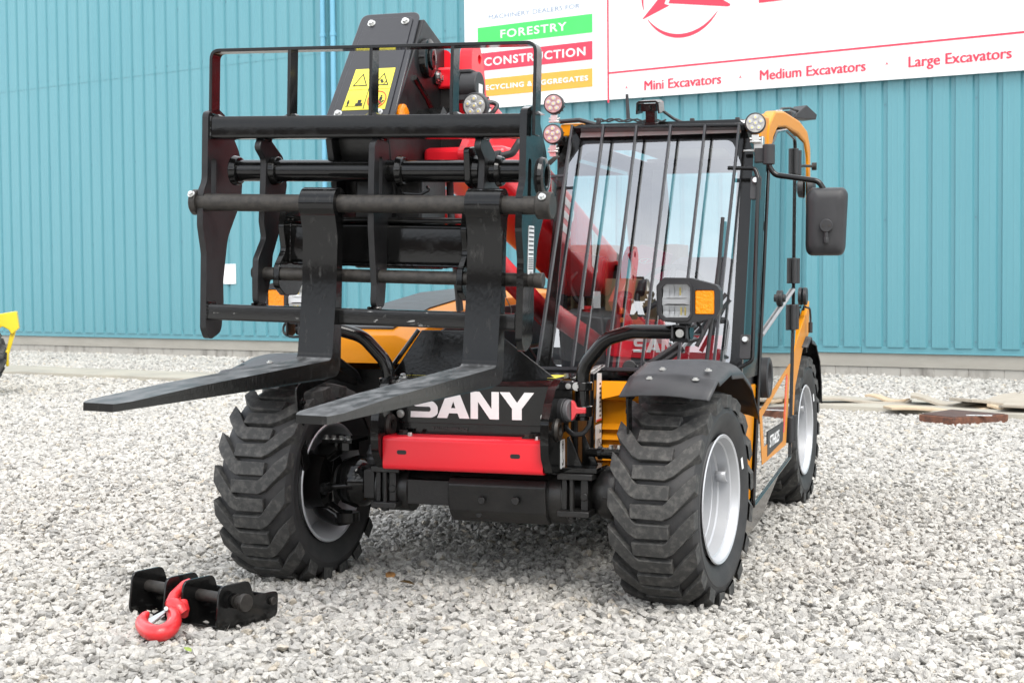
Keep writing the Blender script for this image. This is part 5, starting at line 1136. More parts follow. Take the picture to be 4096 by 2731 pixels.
# ceramic print band behind the glass edge
pr_i = fillet([(CX0+0.085, 0.035), (0.945, 0.035), (0.950, 0.82), (0.89, 0.915), (0.24, 0.915), (CX0+0.095, 0.85)], 0.05, 5)
flat_on('glass_border', [(ringi, (pr_i,))], wfr, mat('glass_print', (0.035, 0.036, 0.042), 0.3), cab, 0.002, -0.010)
def post(p0, p1, r, name='pillar', m='black', n=12): return MB().cyl(p0, p1, r, n=n).build(name, M[m], cab, smooth=40)
mb = MB()
# front corner post: quarter round from the windscreen to the door
fp = []
for k in (-0.03, 0.25, 0.5, 0.75, 0.93):
    a_ = ws(1.0, k, 0.0); y1 = 0.74+0.43*((a_.z-0.2)/1.67)
    fp.append([a_+V((-0.03, 0.015, 0)), a_, V((1.018, a_.y+0.10, a_.z)), V((CX1, y1-0.01, a_.z)), V((CX1-0.035, y1-0.01, a_.z)), V((0.97, a_.y+0.10, a_.z))])
mb.loft(fp); mb.build('corner_post', M['black'], cab, smooth=40)
mb = MB()
mb.bx(CX0, CX0+0.05, 0.85, 0.92, 0.9, 1.95); mb.bx(CX0, CX0+0.05, 2.70, 2.80, 0.9, 2.0); mb.bx(CX1-0.06, CX1-0.012, 2.76, 2.84, 0.95, 2.05)
mb.bx(CX0, CX0+0.05, 0.62, 2.8, 0.86, 0.93); mb.bx(CX0, CX1, 2.78, 2.84, 0.88, 0.98); mb.bx(CX0, CX1-0.03, 2.76, 2.84, 1.93, 2.02); mb.bx(CX0, CX0+0.05, 0.85, 2.8, 1.90, 1.99)
mb.build('pillar', M['black'], cab, bevel=0.006)
mb = MB(); mb.loft([[V((x, 2.70, z)) for x, z in ((0.085, 1.95), (0.20, 1.95), (0.22, 1.70), (0.14, 0.95), (0.085, 0.95))], [V((x, 2.78, z)) for x, z in ((0.085, 1.95), (0.20, 1.95), (0.22, 1.70), (0.14, 0.95), (0.085, 0.95))]]); mb.build('rear_pillar', M['dash'], cab)
# glazing
def pane(name, pts_, m): return MB().add(pts_, [tuple(range(len(pts_)))]).build(name, M[m], cab, smooth=0)
pane('rear_window', [(0.20, 2.82, 1.0), (0.97, 2.82, 1.0), (0.97, 2.82, 1.92), (0.20, 2.82, 1.92)], 'rearglass')
pane('side_window', [(CX0+0.01, 0.72, 0.93), (CX0+0.01, 2.7, 0.93), (CX0+0.01, 2.7, 1.90), (CX0+0.01, 0.95, 1.90)], 'sideglass')
# roof: dark underside, yellow shell with an arch over the door
rz0 = 2.00
mb = MB(); prof_r = [(0.90, 2.030), (0.98, 2.055), (1.6, 2.085), (2.5, 2.095), (2.80, 2.06), (2.80, 2.01), (0.90, 2.01)]
mb.prism(prof_r, 'x', 0.17, 0.95); mb.build('roof', M['matt'], T, bevel=0.01)
flat_on('roof_glass_reflection', [[(0.20, 0.972), (0.96, 0.972), (0.955, 1.012), (0.205, 1.012)]], lambda x, y, o_: ws(x, y, 0.0012+o_), mat('sign_reflection_white', (0.62, 0.60, 0.60), 0.25), cab, 0.004)  # pale strip painted as the sign's reflection in the roof glass
MB().prism([(0.90, 1.99), (0.98, 1.99), (0.98, 2.062), (0.905, 2.05)], 'x', 0.085, 0.20).build('roof_corner', M['yellow'], cab, bevel=0.008)
arch_o = fillet([(1.17, 1.88), (1.18, 2.035), (1.42, 2.135), (1.75, 2.165), (2.35, 2.175), (2.70, 2.150), (2.845, 2.07), (2.86, 1.60)], [0, 0.10, 0.2, 0.2, 0.2, 0.12, 0.08, 0], 7, closed=False)
arch_i = fillet([(1.26, 1.88), (1.34, 1.995), (1.50, 2.060), (1.80, 2.090), (2.30, 2.10), (2.62, 2.08), (2.745, 2.00), (2.775, 1.60)], [0, 0.08, 0.15, 0.2, 0.2, 0.12, 0.08, 0], 7, closed=False)
mb = MB(); mb.prism(arch_o+arch_i[::-1], 'x', CX1-0.05, CX1+0.006); mb.build('roof_arch', M['yellow'], cab, bevel=0.010, seg=3)
mb = MB(); rr = [(1.02, 2.035), (1.20, 2.085), (1.45, 2.128), (1.75, 2.158), (2.35, 2.168), (2.70, 2.14), (2.83, 2.07)]
mb.loft([[V((x, y, z-dz)) for x, dz in ((0.86, 0.035), (0.93, 0.010), (0.99, 0.0), (CX1-0.03, 0.006))] for y, z in rr], cap=False, closed=False); o = mb.build('roof_shoulder', M['yellow'], cab, smooth=40); o.modifiers.new('t', 'SOLIDIFY').thickness = 0.02
mb = MB(); mb.prism([(0.955, 1.90), (0.985, 2.03), (1.10, 2.08), (1.24, 2.09), (1.24, 2.00), (1.17, 1.88), (1.08, 1.86)], 'x', 0.99, CX1); mb.build('roof_front_corner', M['yellow'], cab, bevel=0.012, seg=3)
# door: glass leaf, gloss black foot with the yellow decal
doorp = fillet([(0.775, 0.28), (2.03, 0.36), (2.14, 1.10), (2.175, 1.95), (2.175, 2.06), (1.80, 2.075), (1.45, 2.035), (1.22, 1.92), (0.955, 0.95)], [0.02, 0.02, 0.1, 0.05, 0.08, 0.1, 0.1, 0.1, 0.1], 6)
door = MB().prism(doorp, 'x', CX1-0.003, CX1+0.003).build('door', M['doorglass'], T, smooth=0)
edge = [V((CX1+0.004, p[0], p[1])) for p in doorp]+[V((CX1+0.004, doorp[0][0], doorp[0][1]))]
MB().tube(edge, 0.009, 8).build('door_seal', M['black'], door, smooth=50)
rear_q = fillet([(2.20, 0.85), (2.30, 1.05), (2.76, 1.20), (2.765, 1.98), (2.60, 2.07), (2.205, 2.085)], 0.05, 5)
pane('quarter_window', [V((CX1-0.002, p[0], p[1])) for p in rear_q], 'doorglass')
mb = MB(); mb.bx(CX1-0.05, CX1-0.012, 2.165, 2.205, 0.40, 2.06); mb.build('door_post', M['black'], cab, bevel=0.004)
lowp = fillet([(0.800, 0.305), (2.02, 0.385), (2.065, 0.70), (2.085, 0.86), (1.00, 0.86), (0.90, 0.72)], 0.03, 4)
MB().prism(lowp, 'x', CX1-0.012, CX1-0.005).build('door_lower_panel', M['black'], door, bevel=0.002)
dfr = lambda x, y, o_: V((CX1+0.0035+o_, x, y))
ydec = ([(0.945, 0.700), (1.040, 0.440), (1.870, 0.445), (2.03, 0.86), (1.985, 0.86)], ([(1.035, 0.670), (1.095, 0.520), (1.76, 0.515), (1.875, 0.815)],))
flat_on('door_decal', [ydec], dfr, M['yellow'], door, 0.001)
flat_on('decal_red_stripe', [[(1.765, 0.52), (1.80, 0.52), (1.915, 0.80), (1.88, 0.815)]], lambda x, y, o_: dfr(x, y, o_+0.0012), M['red'], door, 0.001)
flat_on('model_plate', [[(1.20, 0.46), (1.74, 0.48), (1.775, 0.575), (1.20, 0.580)]], lambda x, y, o_: dfr(x, y, o_+0.0012), M['matt'], door, 0.001)
text_on('model_lettering', 'STH625', lambda x, y, o_: dfr(x, y, o_+0.0024), 1.27, 1.60, 0.497, 0.055, M['white'], door, 0.02, 0.0006, italic=0.2)
hz_ = [1.938, 1.354, 1.106, 0.512]
for z in hz_:
    y = 2.03+0.07*(z-0.5)/0.6 if z < 1.2 else 2.115+0.06*(z-1.1)/0.84
    mb = MB(); mb.cyl((CX1+0.014, y-0.055, z-0.068), (CX1+0.014, y-0.055, z+0.068), 0.016, n=14); mb.cyl((CX1+0.014, y+0.075, z-0.068), (CX1+0.014, y+0.075, z+0.068), 0.016, n=14); mb.bx(CX1+0.003, CX1+0.014, y-0.07, y+0.09, z-0.066, z+0.066); mb.build('hinge', M['matt'], door, bevel=0.003)
mb = MB(); mb.tube([(CX1+0.010, 0.985, 1.052), (CX1+0.010, 2.10, 1.252)], 0.009, 10); mb.build('grab_rail', M['dashl'], door)
mb = MB(); mb.cyl((CX1+0.0, 1.62, 1.215), (CX1+0.018, 1.62, 1.215), 0.040, n=24); mb.cyl((CX1-0.04, 1.62, 1.215), (CX1+0.032, 1.62, 1.215), 0.020, n=16); mb.build('door_catch', M['matt'], door, bevel=0.004)
mb = MB(); mb.lathe([(0, 0), (0, 0.062), (0.028, 0.062), (0.034, 0.055), (0.03, 0.046), (0.014, 0.040), (0.014, 0)], 32, Matrix.Translation((CX1+0.004, 1.065, 0.85)))
mb.v = [(a_, 1.065+(b_-1.065)*1.5, 0.85+(c_-0.85)*1.55) for a_, b_, c_ in mb.v]; mb.build('step_lamp', M['matt'], door, smooth=35)
mb = MB(); mb.cyl((CX1, 2.60, 1.21), (CX1+0.022, 2.60, 1.21), 0.050, n=24); mb.build('door_stop', M['matt'], cab, bevel=0.004)
mb = MB(); mb.tube([(CX1+0.012, 2.60, 1.15), (CX1+0.03, 2.66, 1.14), (CX1+0.03, 2.70, 1.09), (CX1+0.03, 2.70, 1.02)], 0.006, 8, fil=0.02); mb.cyl((CX1+0.03, 2.70, 1.06), (CX1+0.03, 2.70, 1.0), 0.012, n=10); mb.build('catch_lever', M['matt'], cab)
mb = MB(); mb.cyl((CX1-0.05, 2.52, 1.945), (CX1+0.045, 2.72, 1.95), 0.008, n=12); mb.cyl((CX1+0.03, 2.72, 1.95), (CX1+0.055, 2.72, 1.95), 0.022, n=16); mb.build('latch_pin', M['steel'], cab)
mb = MB(); mb.lathe([(0, 0), (0, 0.06), (0.03, 0.055), (0.04, 0.03), (0.04, 0)], 20, Matrix.Translation((CX1+0.01, 2.72, 1.83))); mb.build('side_repeater', M['matt'], cab)
# body side behind and below the door
MB().prism(fillet([(2.055, 0.365), (2.13, 0.40), (2.24, 0.70), (2.52, 0.92), (2.84, 1.03), (2.84, 0.96), (2.40, 0.80), (2.165, 0.95), (2.10, 0.70)], 0.01) if False else [(2.030, 0.365), (2.13, 0.40), (2.26, 0.72), (2.56, 0.90), (2.87, 0.99), (2.87, 1.18), (2.75, 1.12), (2.30, 0.97), (2.19, 0.90), (2.10, 0.72)], 'x', CX1-0.03, CX1+0.002).build('rear_side_panel', M['yellow'], T, bevel=0.004)
mb = MB(); mb.prism(fillet([(0.62, 0.27), (0.80, 0.30), (2.0, 0.38), (2.04, 0.36), (1.86, 0.335), (1.15, 0.175), (0.60, 0.145)], 0.01), 'x', CX1-0.045, CX1-0.012); mb.build('side_skirt', M['black'], T, bevel=0.003)
mb = MB(); mb.prism([(0.50, 0.31), (0.70, 0.305), (0.765, 0.32), (0.92, 0.83), (0.60, 0.83)], 'x', CX1-0.03, CX1-0.008); mb.prism([(0.50, 0.31), (0.53, 0.31), (0.62, 0.83), (0.59, 0.83)], 'x', 0.80, CX1-0.008); mb.build('front_side_panel', M['yellow'], T, bevel=0.006)
mb = MB(); mb.bx(0.10, 1.0, 0.60, 2.75, 0.80, 0.90); mb.build('cab_floor', M['dash'], cab)
MB().bx(0.62, 0.99, 0.57, 0.66, 0.55, 0.90).build('cab_foot', M['black'], cab, bevel=0.01)

# ---- windscreen guard
GO = 0.085
gtop = at(1318, 288, y=0.80); gr = MB()
def gp(u, v, o): 
    # meet the plane lying o in front of the windscreen
    d = (wsB-wsA); nn = V((0, -d.z, d.y)).normalized(); p0 = wsA+nn*o; r = ray(u, v); t_ = (p0-CAM).dot(nn)/r.dot(nn); return CAM+r*t_
xs_top = [1315, 1387, 1463, 1541, 1620, 1698]; xs_bot = [1233, 1313, 1393, 1473, 1556, 1638]
nrm = V((0, -(wsB-wsA).z, (wsB-wsA).y)).normalized()
rootg = None
tl, tr_ = gp(1318, 290, GO), gp(1700, 283, GO)
bl_, brr = gp(1232, 846, GO), gp(1640, 852, GO)
def flatbar(p0, p1, w, d, name, par):
    ax_ = (p1-p0).normalized(); sx_ = ax_.cross(nrm).normalized()
    vs = [p+sx_*i*w/2+nrm*j*d/2 for p in (p0, p1) for i in (-1, 1) for j in (-1, 1)]
    return MB().add(vs, [(0, 1, 3, 2), (4, 6, 7, 5), (0, 4, 5, 1), (2, 3, 7, 6), (0, 2, 6, 4), (1, 5, 7, 3)]).build(name, M['bar'], par, bevel=0.0015)
mb = MB(); up_ = (wsB-wsA).normalized()
v0 = [tl+V((-0.012, 0, 0)), tr_+V((0.02, 0, 0))]
mb.add([v0[0], v0[1], v0[1]+V((-0.0, 0.11, -0.005)), v0[0]+V((0.0, 0.11, -0.005)), v0[0]-up_*0.012, v0[1]-up_*0.012, v0[1]+V((0, 0.11, -0.03)), v0[0]+V((0, 0.11, -0.03))], [(0, 1, 2, 3), (4, 7, 6, 5), (0, 4, 5, 1), (1, 5, 6, 2), (2, 6, 7, 3), (3, 7, 4, 0)])
grd = mb.build('windscreen_guard', M['black'], T, bevel=0.002)
for a_, b_ in zip(xs_top, xs_bot): flatbar(gp(a_, 289, GO), gp(b_, 850, GO), 0.0105, 0.026, 'guard_bar', grd)
flatbar(bl_, brr, 0.016, 0.02, 'guard_rail', grd)
# hinged side rail by the right pillar
mb = MB().tube([gp(1672, 386, GO), gp(1735, 387, GO), gp(1742, 410, GO), gp(1728, 828, GO*0.6), gp(1690, 850, GO*0.6), gp(1640, 882, GO)], 0.0095, 10, fil=0.03); mb.build('guard_side_rail', M['black'], grd, smooth=50)
for (u, v) in ((1737, 418), (1713, 782)):
    p = gp(u, v, GO*0.7); q = MB(); q.prism(rrect(0.048, 0.11, 0.01, 3), 'z', 0, 0.012)
    fr_ = lambda x, y, o_: p+V((1, 0, 0))*x+up_*(y-0.03)+nrm*o_
    m_ = MB(); m_.add([fr_(*a_) for a_ in q.v], q.f); hk = m_.build('guard_bracket', M['matt'], grd, bevel=0.002)
    MB().cyl(p+nrm*0.012, p+nrm*0.03, 0.016, 0.012, n=18).build('bolt', M['zinc'], hk)
flatbar(gp(1214, 408, GO), gp(1300, 404, GO), 0.012, 0.012, 'guard_stay', grd); 
mb = MB().tube([gp(1195, 772, GO), gp(1213, 795, GO), gp(1238, 832, GO)], 0.007, 8); mb.build('guard_stay', M['black'], grd)
# wiper
wz = 0.03
mb = MB().tube([gp(1660, 500, wz), gp(1652, 600, wz), gp(1630, 770, wz), gp(1622, 840, wz)], 0.009, 8); wip = mb.build('wiper', M['matt'], T)
mb = MB(); mb.tube([gp(1600, 795, 0.05), gp(1655, 690, 0.05), gp(1668, 675, 0.05)], 0.010, 8); mb.tube([gp(1470, 850, 0.05), gp(1560, 790, 0.05), gp(1640, 700, 0.05)], 0.014, 8); mb.tube([gp(1500, 846, 0.05), gp(1570, 800, 0.05)], 0.013, 8); mb.build('wiper_arm', M['matt'], wip)
mb = MB(); mb.cyl(gp(1445, 842, 0.02), gp(1445, 842, 0.07), 0.030, n=20); mb.cyl(gp(1480, 846, 0.02), gp(1480, 846, 0.07), 0.030, n=20); mb.build('wiper_pivot', M['matt'], wip, bevel=0.004)
# lamps, sensor, aerial, cables on the roof
worklamp(at(1273, 240, y=0.75), 0.047, 0, True, 0.1, True); worklamp(at(1271, 309, y=0.75), 0.047, 0, True, 0.1, True); worklamp(at(1735, 284, y=0.75), 0.047, 0, True, 0.15)
mb = MB(); p = at(1271, 345, y=0.76); mb.bx(p.x-0.015, p.x+0.015, p.y-0.01, p.y+0.03, p.z-0.03, p.z+0.02); mb.add([(p.x-0.03, p.y-0.01, p.z-0.055), (p.x+0.02, p.y-0.01, p.z-0.02), (p.x+0.025, p.y+0.02, p.z-0.03), (p.x-0.02, p.y+0.02, p.z-0.07)], [(0, 1, 2, 3)]); mb.build('lamp_bracket', M['zinc'], cab)
mb = MB(); p = at(1738, 320, y=0.78); mb.bx(p.x-0.012, p.x+0.03, p.y-0.01, p.y+0.04, p.z-0.055, p.z+0.012); mb.bx(p.x-0.06, p.x-0.01, p.y, p.y+0.02, p.z-0.055, p.z-0.045); mb.build('lamp_bracket', M['zinc'], cab, bevel=0.003)
sp_ = at(1491, 246, y=0.80)
mb = MB(); hood_ = [(-0.052, -0.030), (-0.048, 0.022), (-0.036, 0.030), (0.044, 0.030), (0.056, 0.020), (0.060, -0.030), (0.052, -0.030), (0.048, 0.014), (0.040, 0.020), (-0.034, 0.020), (-0.041, 0.014), (-0.044, -0.030)]
mb.prism(hood_, 'y', -0.055, 0.06); mb.bx(-0.034, 0.040, -0.030, 0.05, -0.020, 0.016); mb.cyl((0.004, -0.045, -0.005), (0.004, -0.02, -0.005), 0.013, n=18); mb.bx(-0.014, 0.03, -0.02, 0.03, -0.075, -0.018); mb.bx(-0.020, 0.036, -0.03, 0.04, -0.085, -0.072)
s_ = mb.build('roof_camera', M['black'], T, bevel=0.002); s_.location = sp_; s_.rotation_euler = (R(8), 0, 0)
mb = MB().tube([sp_+V((0.06, 0.05, -0.02)), sp_+V((0.10, 0.07, -0.05)), sp_+V((0.16, 0.09, -0.078)), sp_+V((0.3, 0.1, -0.085))], 0.007, 8, fil=0.03); mb.tube([at(1286, 280, y=0.9), at(1330, 276, y=0.9), at(1380, 290, y=0.9)], 0.011, 8); mb.build('cable', M['matt'], cab)
mb = MB(); c0_, c1_ = at(1365, 276, y=0.92), at(1530, 278, y=0.92)
for ph in (0, 2.1): mb.tube([c0_.lerp(c1_, i/20)+V((0, 0, 0.007*math.sin(i*1.2+ph))) for i in range(21)], 0.004, 6)
mb.build('wire_loom', M['copper'], cab)
MB().cyl(at(1443, 274, y=1.8), at(1440, 217, y=1.8), 0.0105, 0.008, n=12).build('aerial', M['matt'], T)
for u, v in ((1375, 279), (1590, 278), (1694, 276)): p = at(u, v, y=0.88); MB().bx(p.x-0.010, p.x+0.010, p.y-0.01, p.y+0.01, p.z-0.015, p.z+0.012).build('clip', M['matt'], cab, bevel=0.003)
mb = MB(); p = at(1839, 262, x=0.98); mb.prism([(-0.08, -0.03), (0.10, -0.03), (0.11, 0.0), (0.02, 0.05), (-0.07, -0.005)], 'x', -0.07, 0.03); o = mb.build('rear_work_lamp', M['matt'], cab, bevel=0.004); o.location = p; o.rotation_euler = (0, 0, -0.6)
mb = MB().tube([at(1785, 262, x=0.93), at(1795, 250, x=0.93), at(1815, 249, x=0.95), at(1836, 256, x=0.97)], 0.007, 8, fil=0.03); mb.build('cable', M['matt'], cab)
p = at(1790, 266, x=0.93); MB().cyl(p, p+V((0, 0, 0.03)), 0.020, n=14).build('roof_fitting', M['zinc'], cab)
p = at(1812, 266, x=0.95); MB().box(tuple(p), (0.05, 0.10, 0.045)).build('roof_fitting', M['matt'], cab, bevel=0.006)
p = at(1715, 282, y=0.9); MB().cyl(p+V((-0.05, 0, 0)), p+V((0.07, 0.02, 0)), 0.011, n=10).build('lamp_plug', M['label'], cab)
# mirror
mm_ = MB(); mp = [at(1766, 345, y=0.75), at(1767, 383, y=0.75), at(1780, 402, y=0.75), at(1880, 416, y=0.75), at(1894, 438, y=0.75), at(1894, 512, y=0.75)]
marm = mm_.tube(mp, 0.0125, 14, fil=0.045, fn=8).build('mirror_arm', M['black'], T, smooth=50)
mb = MB(); p = at(1766, 355, y=0.75); mb.cyl(p+V((0, 0, -0.045)), p+V((0, 0, 0.045)), 0.027, n=18); mb.bx(p.x-0.065, p.x+0.005, p.y-0.0, p.y+0.04, p.z-0.035, p.z+0.03); mb.build('arm_mount', M['matt'], marm, bevel=0.004)
mc = (at(1849, 432, y=0.74)+at(1947, 586, y=0.74))/2; mw, mh = 0.188, 0.300
rings = []
for yy, kx in ((0.055, 0.97), (0.05, 1.0), (0.015, 1.0), (-0.015, 0.94), (-0.030, 0.80), (-0.034, 0.5)):
    o_ = fillet([(-0.5*0.96, -0.5), (0.5*0.88, -0.5), (0.5, 0.42), (0.40, 0.5), (-0.36, 0.5), (-0.47, 0.40)], 0.17, 7)
    rings.append([V((p[0]*mw*kx, yy, p[1]*mh*(1-(1-kx)*0.65))) for p in o_])
o = MB().loft(rings).build('mirror', M['matt'], marm, smooth=60); o.location = mc; o.rotation_euler = (0, 0, R(6))
MB().loft([[V((p.x*0.93, 0.056, p.z*0.95)) for p in rings[0]], [V((p.x*0.93, 0.058, p.z*0.95)) for p in rings[0]]]).build('mirror_glass', M['chrome'], o)
mb = MB(); q_ = V((-0.0, -0.045, -0.02)); mb.cyl((0, -0.030, -0.02), (0, -0.062, -0.02), 0.029, n=24); mb.cyl((0, -0.05, -0.045), (0, -0.05, -0.095), 0.010, n=12); mb.cyl((0, -0.05, -0.072), (0, -0.05, -0.098), 0.013, n=6)
o2 = mb.build('mirror_clamp', M['matt'], o, bevel=0.003)
b_ = MB(); b_.cyl((-0.013, -0.062, -0.02), (-0.013, -0.064, -0.02), 0.006, n=10); b_.cyl((0.013, -0.062, -0.02), (0.013, -0.064, -0.02), 0.006, n=10); b_.build('clamp_screw', M['steel'], o2)

# ---- inside the cab
def loft_box(name, m, par, rings, bev=0.02): return MB().loft(rings).build(name, M[m], par, bevel=bev, smooth=45)
seat = MB(); 
sx0, sx1 = 0.42, 0.82; yb = 1.75
seat.loft([[V((x, y, z)) for x, y in ((sx0-i, 1.30), (sx1+i, 1.30), (sx1+i, yb), (sx0-i, yb))] for z, i in ((0.98, 0.0), (1.05, 0.02), (1.10, 0.0))]); st2 = seat.build('seat', M['seat'], T, bevel=0.03, seg=3)
bk = fillet([(sx0+0.03, 1.02), (sx1-0.02, 1.02), (sx1+0.01, 1.36), (sx1-0.07, 1.425), (sx0+0.07, 1.425), (sx0-0.01, 1.36)], 0.07, 6)
MB().prism(bk, 'y', yb-0.02, yb+0.09).build('seat_back', M['wrap'], st2, bevel=0.03, seg=3)
MB().tube([(sx1+0.04, yb+0.02, 1.20), (sx1+0.05, yb, 1.42), (sx1+0.07, yb+0.02, 1.56), (sx1+0.12, yb+0.1, 1.60)], 0.02, 10, fil=0.05).build('seat_belt_post', M['matt'], st2)
mb = MB(); cen = V((0.60, 1.02, 1.225)); ax1 = V((1, 0, 0)); ax2 = V((0, 0.45, 0.893)).normalized()
mb.tube([cen+ax1*0.165*math.cos(2*math.pi*i/40)+ax2*0.165*math.sin(2*math.pi*i/40) for i in range(41)], 0.014, 10); 
for a_ in (90, 210, 330): mb.tube([cen+V((0, -0.03, 0.01)), cen+ax1*0.16*math.cos(R(a_))+ax2*0.16*math.sin(R(a_))], 0.013, 8)
mb.cyl(cen+V((0, -0.035, 0.015)), cen+V((0, 0.01, -0.01)), 0.045, n=20); mb.cyl(cen, cen+V((0, -0.25, -0.36)), 0.045, n=16); mb.cyl(cen+V((-0.15, 0.0, 0.02)), cen+V((-0.15, 0.05, 0.07)), 0.022, n=14); mb.build('steering_wheel', M['matt'], T, smooth=45)
mb = MB(); mb.loft([[V((x, y, z)) for x, z in ((0.105, 0.90), (0.37, 0.90), (0.34, 1.14), (0.105, 1.17))] for y in (0.72, 1.6)]); con = mb.build('side_console', M['dash'], T, bevel=0.01)
mb = MB(); mb.cyl((0.195, 0.98, 1.13), (0.195, 0.98, 1.175), 0.02, n=14); mb.cyl((0.195, 0.98, 1.17), (0.195, 0.98, 1.185), 0.027, n=16); mb.build('stop_button', M['red_ink'], con)
mb = MB(); mb.box((0.150, 1.05, 1.335), (0.215, 0.06, 0.21), Matrix.Translation((0.150, 1.05, 1.335)) @ Matrix.Rotation(0.16, 4, 'Y') @ Matrix.Translation((-0.150, -1.05, -1.335))); mb.cyl((0.16, 1.06, 1.14), (0.15, 1.07, 1.36), 0.016, n=10); mb.tube([(0.15, 1.04, 1.36), (0.10, 1.0, 1.30), (0.14, 0.98, 1.22), (0.2, 1.0, 1.16)], 0.012, 8, fil=0.04); mb.build('monitor', M['matt'], con, bevel=0.008)
mb = MB(); mb.tube([(0.335, 1.15, 1.02), (0.345, 1.12, 1.16), (0.36, 1.08, 1.24)], [0.04, 0.034, 0.036], 12); js = mb.build('joystick', M['matt'], con, smooth=50)
MB().box((0.352, 1.052, 1.16), (0.02, 0.02, 0.028)).build('rocker_switch', mat('switch_orange', (0.75, 0.16, 0.03), 0.4), js, bevel=0.003)
MB().box((0.352, 1.058, 1.115), (0.018, 0.02, 0.024)).build('rocker_switch', mat('switch_orange2', (0.7, 0.2, 0.04), 0.4), js, bevel=0.003)
mb = MB(); mb.box((0.185, 0.93, 1.20), (0.022, 0.003, 0.06)); mb.box((0.25, 0.97, 1.215), (0.035, 0.003, 0.08)); mb.build('hang_tag', M['label'], con)
mb = MB(); mb.loft([[V((x, y, z)) for x, y in ((0.38, 0.68), (0.80, 0.68), (0.78, 0.92), (0.40, 0.92))] for z in (0.90, 1.06)]); mb.build('dashboard', M['dashl'], T, bevel=0.02)
# things left inside the cab
rp_ = MB().add([(0.372, 0.675, 0.965), (0.895, 0.675, 0.935), (0.905, 0.700, 1.062), (0.372, 0.690, 1.050), (0.372, 0.667, 0.965), (0.895, 0.667, 0.935), (0.905, 0.692, 1.062), (0.372, 0.682, 1.050)], [(0, 1, 2, 3), (7, 6, 5, 4), (0, 4, 5, 1), (1, 5, 6, 2), (2, 6, 7, 3), (3, 7, 4, 0)]).build('red_board', mat('board_red', (0.62, 0.012, 0.03), 0.35), None)
tag(rp_, 'red board with white maker lettering standing inside the foot of the windscreen', 'board')
name_letters(lambda x, y, o_: V((x, 0.6655+0.02*((y-0.95)/0.12)-o_, y)), 0.50, 0.982, 0.765, 0.062, M['white'], rp_)
cb = MB().bx(0.16, 0.42, 2.05, 2.35, 0.94, 1.50).build('cardboard_box', M['card'], None, bevel=0.004); tag(cb, 'tall brown cardboard box inside the cab behind the console', 'box')
cb = MB().bx(0.205, 0.425, 1.30, 1.5, 0.92, 1.315).build('cardboard_box', M['card'], None, bevel=0.004); tag(cb, 'low tan cardboard box beside the seat inside the cab', 'box')
bag = MB(); bag.prism([(0.245, 1.44), (0.32, 1.49), (0.475, 1.44), (0.43, 1.30), (0.30, 1.33)], 'y', 1.60, 1.68); bg_ = bag.build('folder', mat('folder_pink', (0.68, 0.03, 0.12), 0.45), None, bevel=0.006); tag(bg_, 'pinkish red folder with a small white emblem lying on the cab console', 'folder')
flat_on('emblem', [([V((0.345+0.035*math.cos(2*math.pi*i/20), 1.405+0.014*math.sin(2*math.pi*i/20))) for i in range(20)], ([V((0.345+0.030*math.cos(2*math.pi*i/20), 1.405+0.011*math.sin(2*math.pi*i/20))) for i in range(20)],)), [(0.33, 1.40), (0.36, 1.415), (0.345, 1.397)]], lambda x, y, o_: V((x, 1.5995-o_, y)), M['white'], bg_, 0.001)

# ================================================================== LIFTING HOOK BRACKET ON THE GROUND
HB = thing('hook_bracket', 'black steel bracket with a red lifting hook lying on the gravel in front', 'lifting hook', (-0.830, -0.885, 0.0))
HB.scale = (1.08, 1.08, 1.08)
HB.rotation_euler = (0, 0, R(-18))
def hbuild(mb, name, m, par=None, **k):
    o = mb.build(name, M[m], par or HB, **k); return o
hl_ = fillet([(-0.16, 0.012), (0.135, 0.012), (0.14, 0.105), (0.02, 0.108), (0.0, 0.165), (-0.14, 0.165)], [0.035, 0.03, 0.02, 0.02, 0.03, 0.03], 5)
hs_ = fillet([(-0.16, 0.012), (0.10, 0.012), (0.10, 0.09), (0.02, 0.108), (0.0, 0.165), (-0.14, 0.165)], [0.035, 0.03, 0.02, 0.02, 0.03, 0.03], 5)
Lh = 0.47; xs_h = [-0.235, -0.055, 0.035, 0.215]
pl_ = None
for i, x in enumerate(xs_h): hbuild(MB().prism(hl_ if i in (0, 3) else hs_, 'x', x, x+0.010), 'side_plate', 'black', bevel=0.002)
hbuild(MB().prism([(-0.125, 0.012), (0.10, 0.012), (0.10, 0.020), (-0.125, 0.020)], 'x', -0.225, -0.055), 'base_plate', 'black', bevel=0.002); hbuild(MB().prism([(-0.125, 0.012), (0.10, 0.012), (0.10, 0.020), (-0.125, 0.020)], 'x', 0.045, 0.215), 'base_plate', 'black', bevel=0.002)
hbuild(MB().prism([(0.092, 0.012), (0.10, 0.012), (0.10, 0.10), (0.092, 0.10)], 'x', -0.225, 0.215), 'back_plate', 'black', bevel=0.002)
hbuild(MB().cyl((-0.260, -0.070, 0.105), (0.262, -0.070, 0.105), 0.0215, n=24), 'hinge_pin', 'steel', smooth=40)
hbuild(MB().cyl((0.262, -0.070, 0.105), (0.282, -0.070, 0.105), 0.031, n=28), 'pin_head', 'steel', bevel=0.003); hbuild(MB().cyl((0.235, -0.070, 0.105), (0.240, -0.070, 0.105), 0.026, n=24), 'pin_washer', 'steel')
hbuild(MB().cyl((0.225, 0.105, 0.075), (0.238, 0.105, 0.075), 0.014, n=20), 'small_pin', 'steel', bevel=0.002)
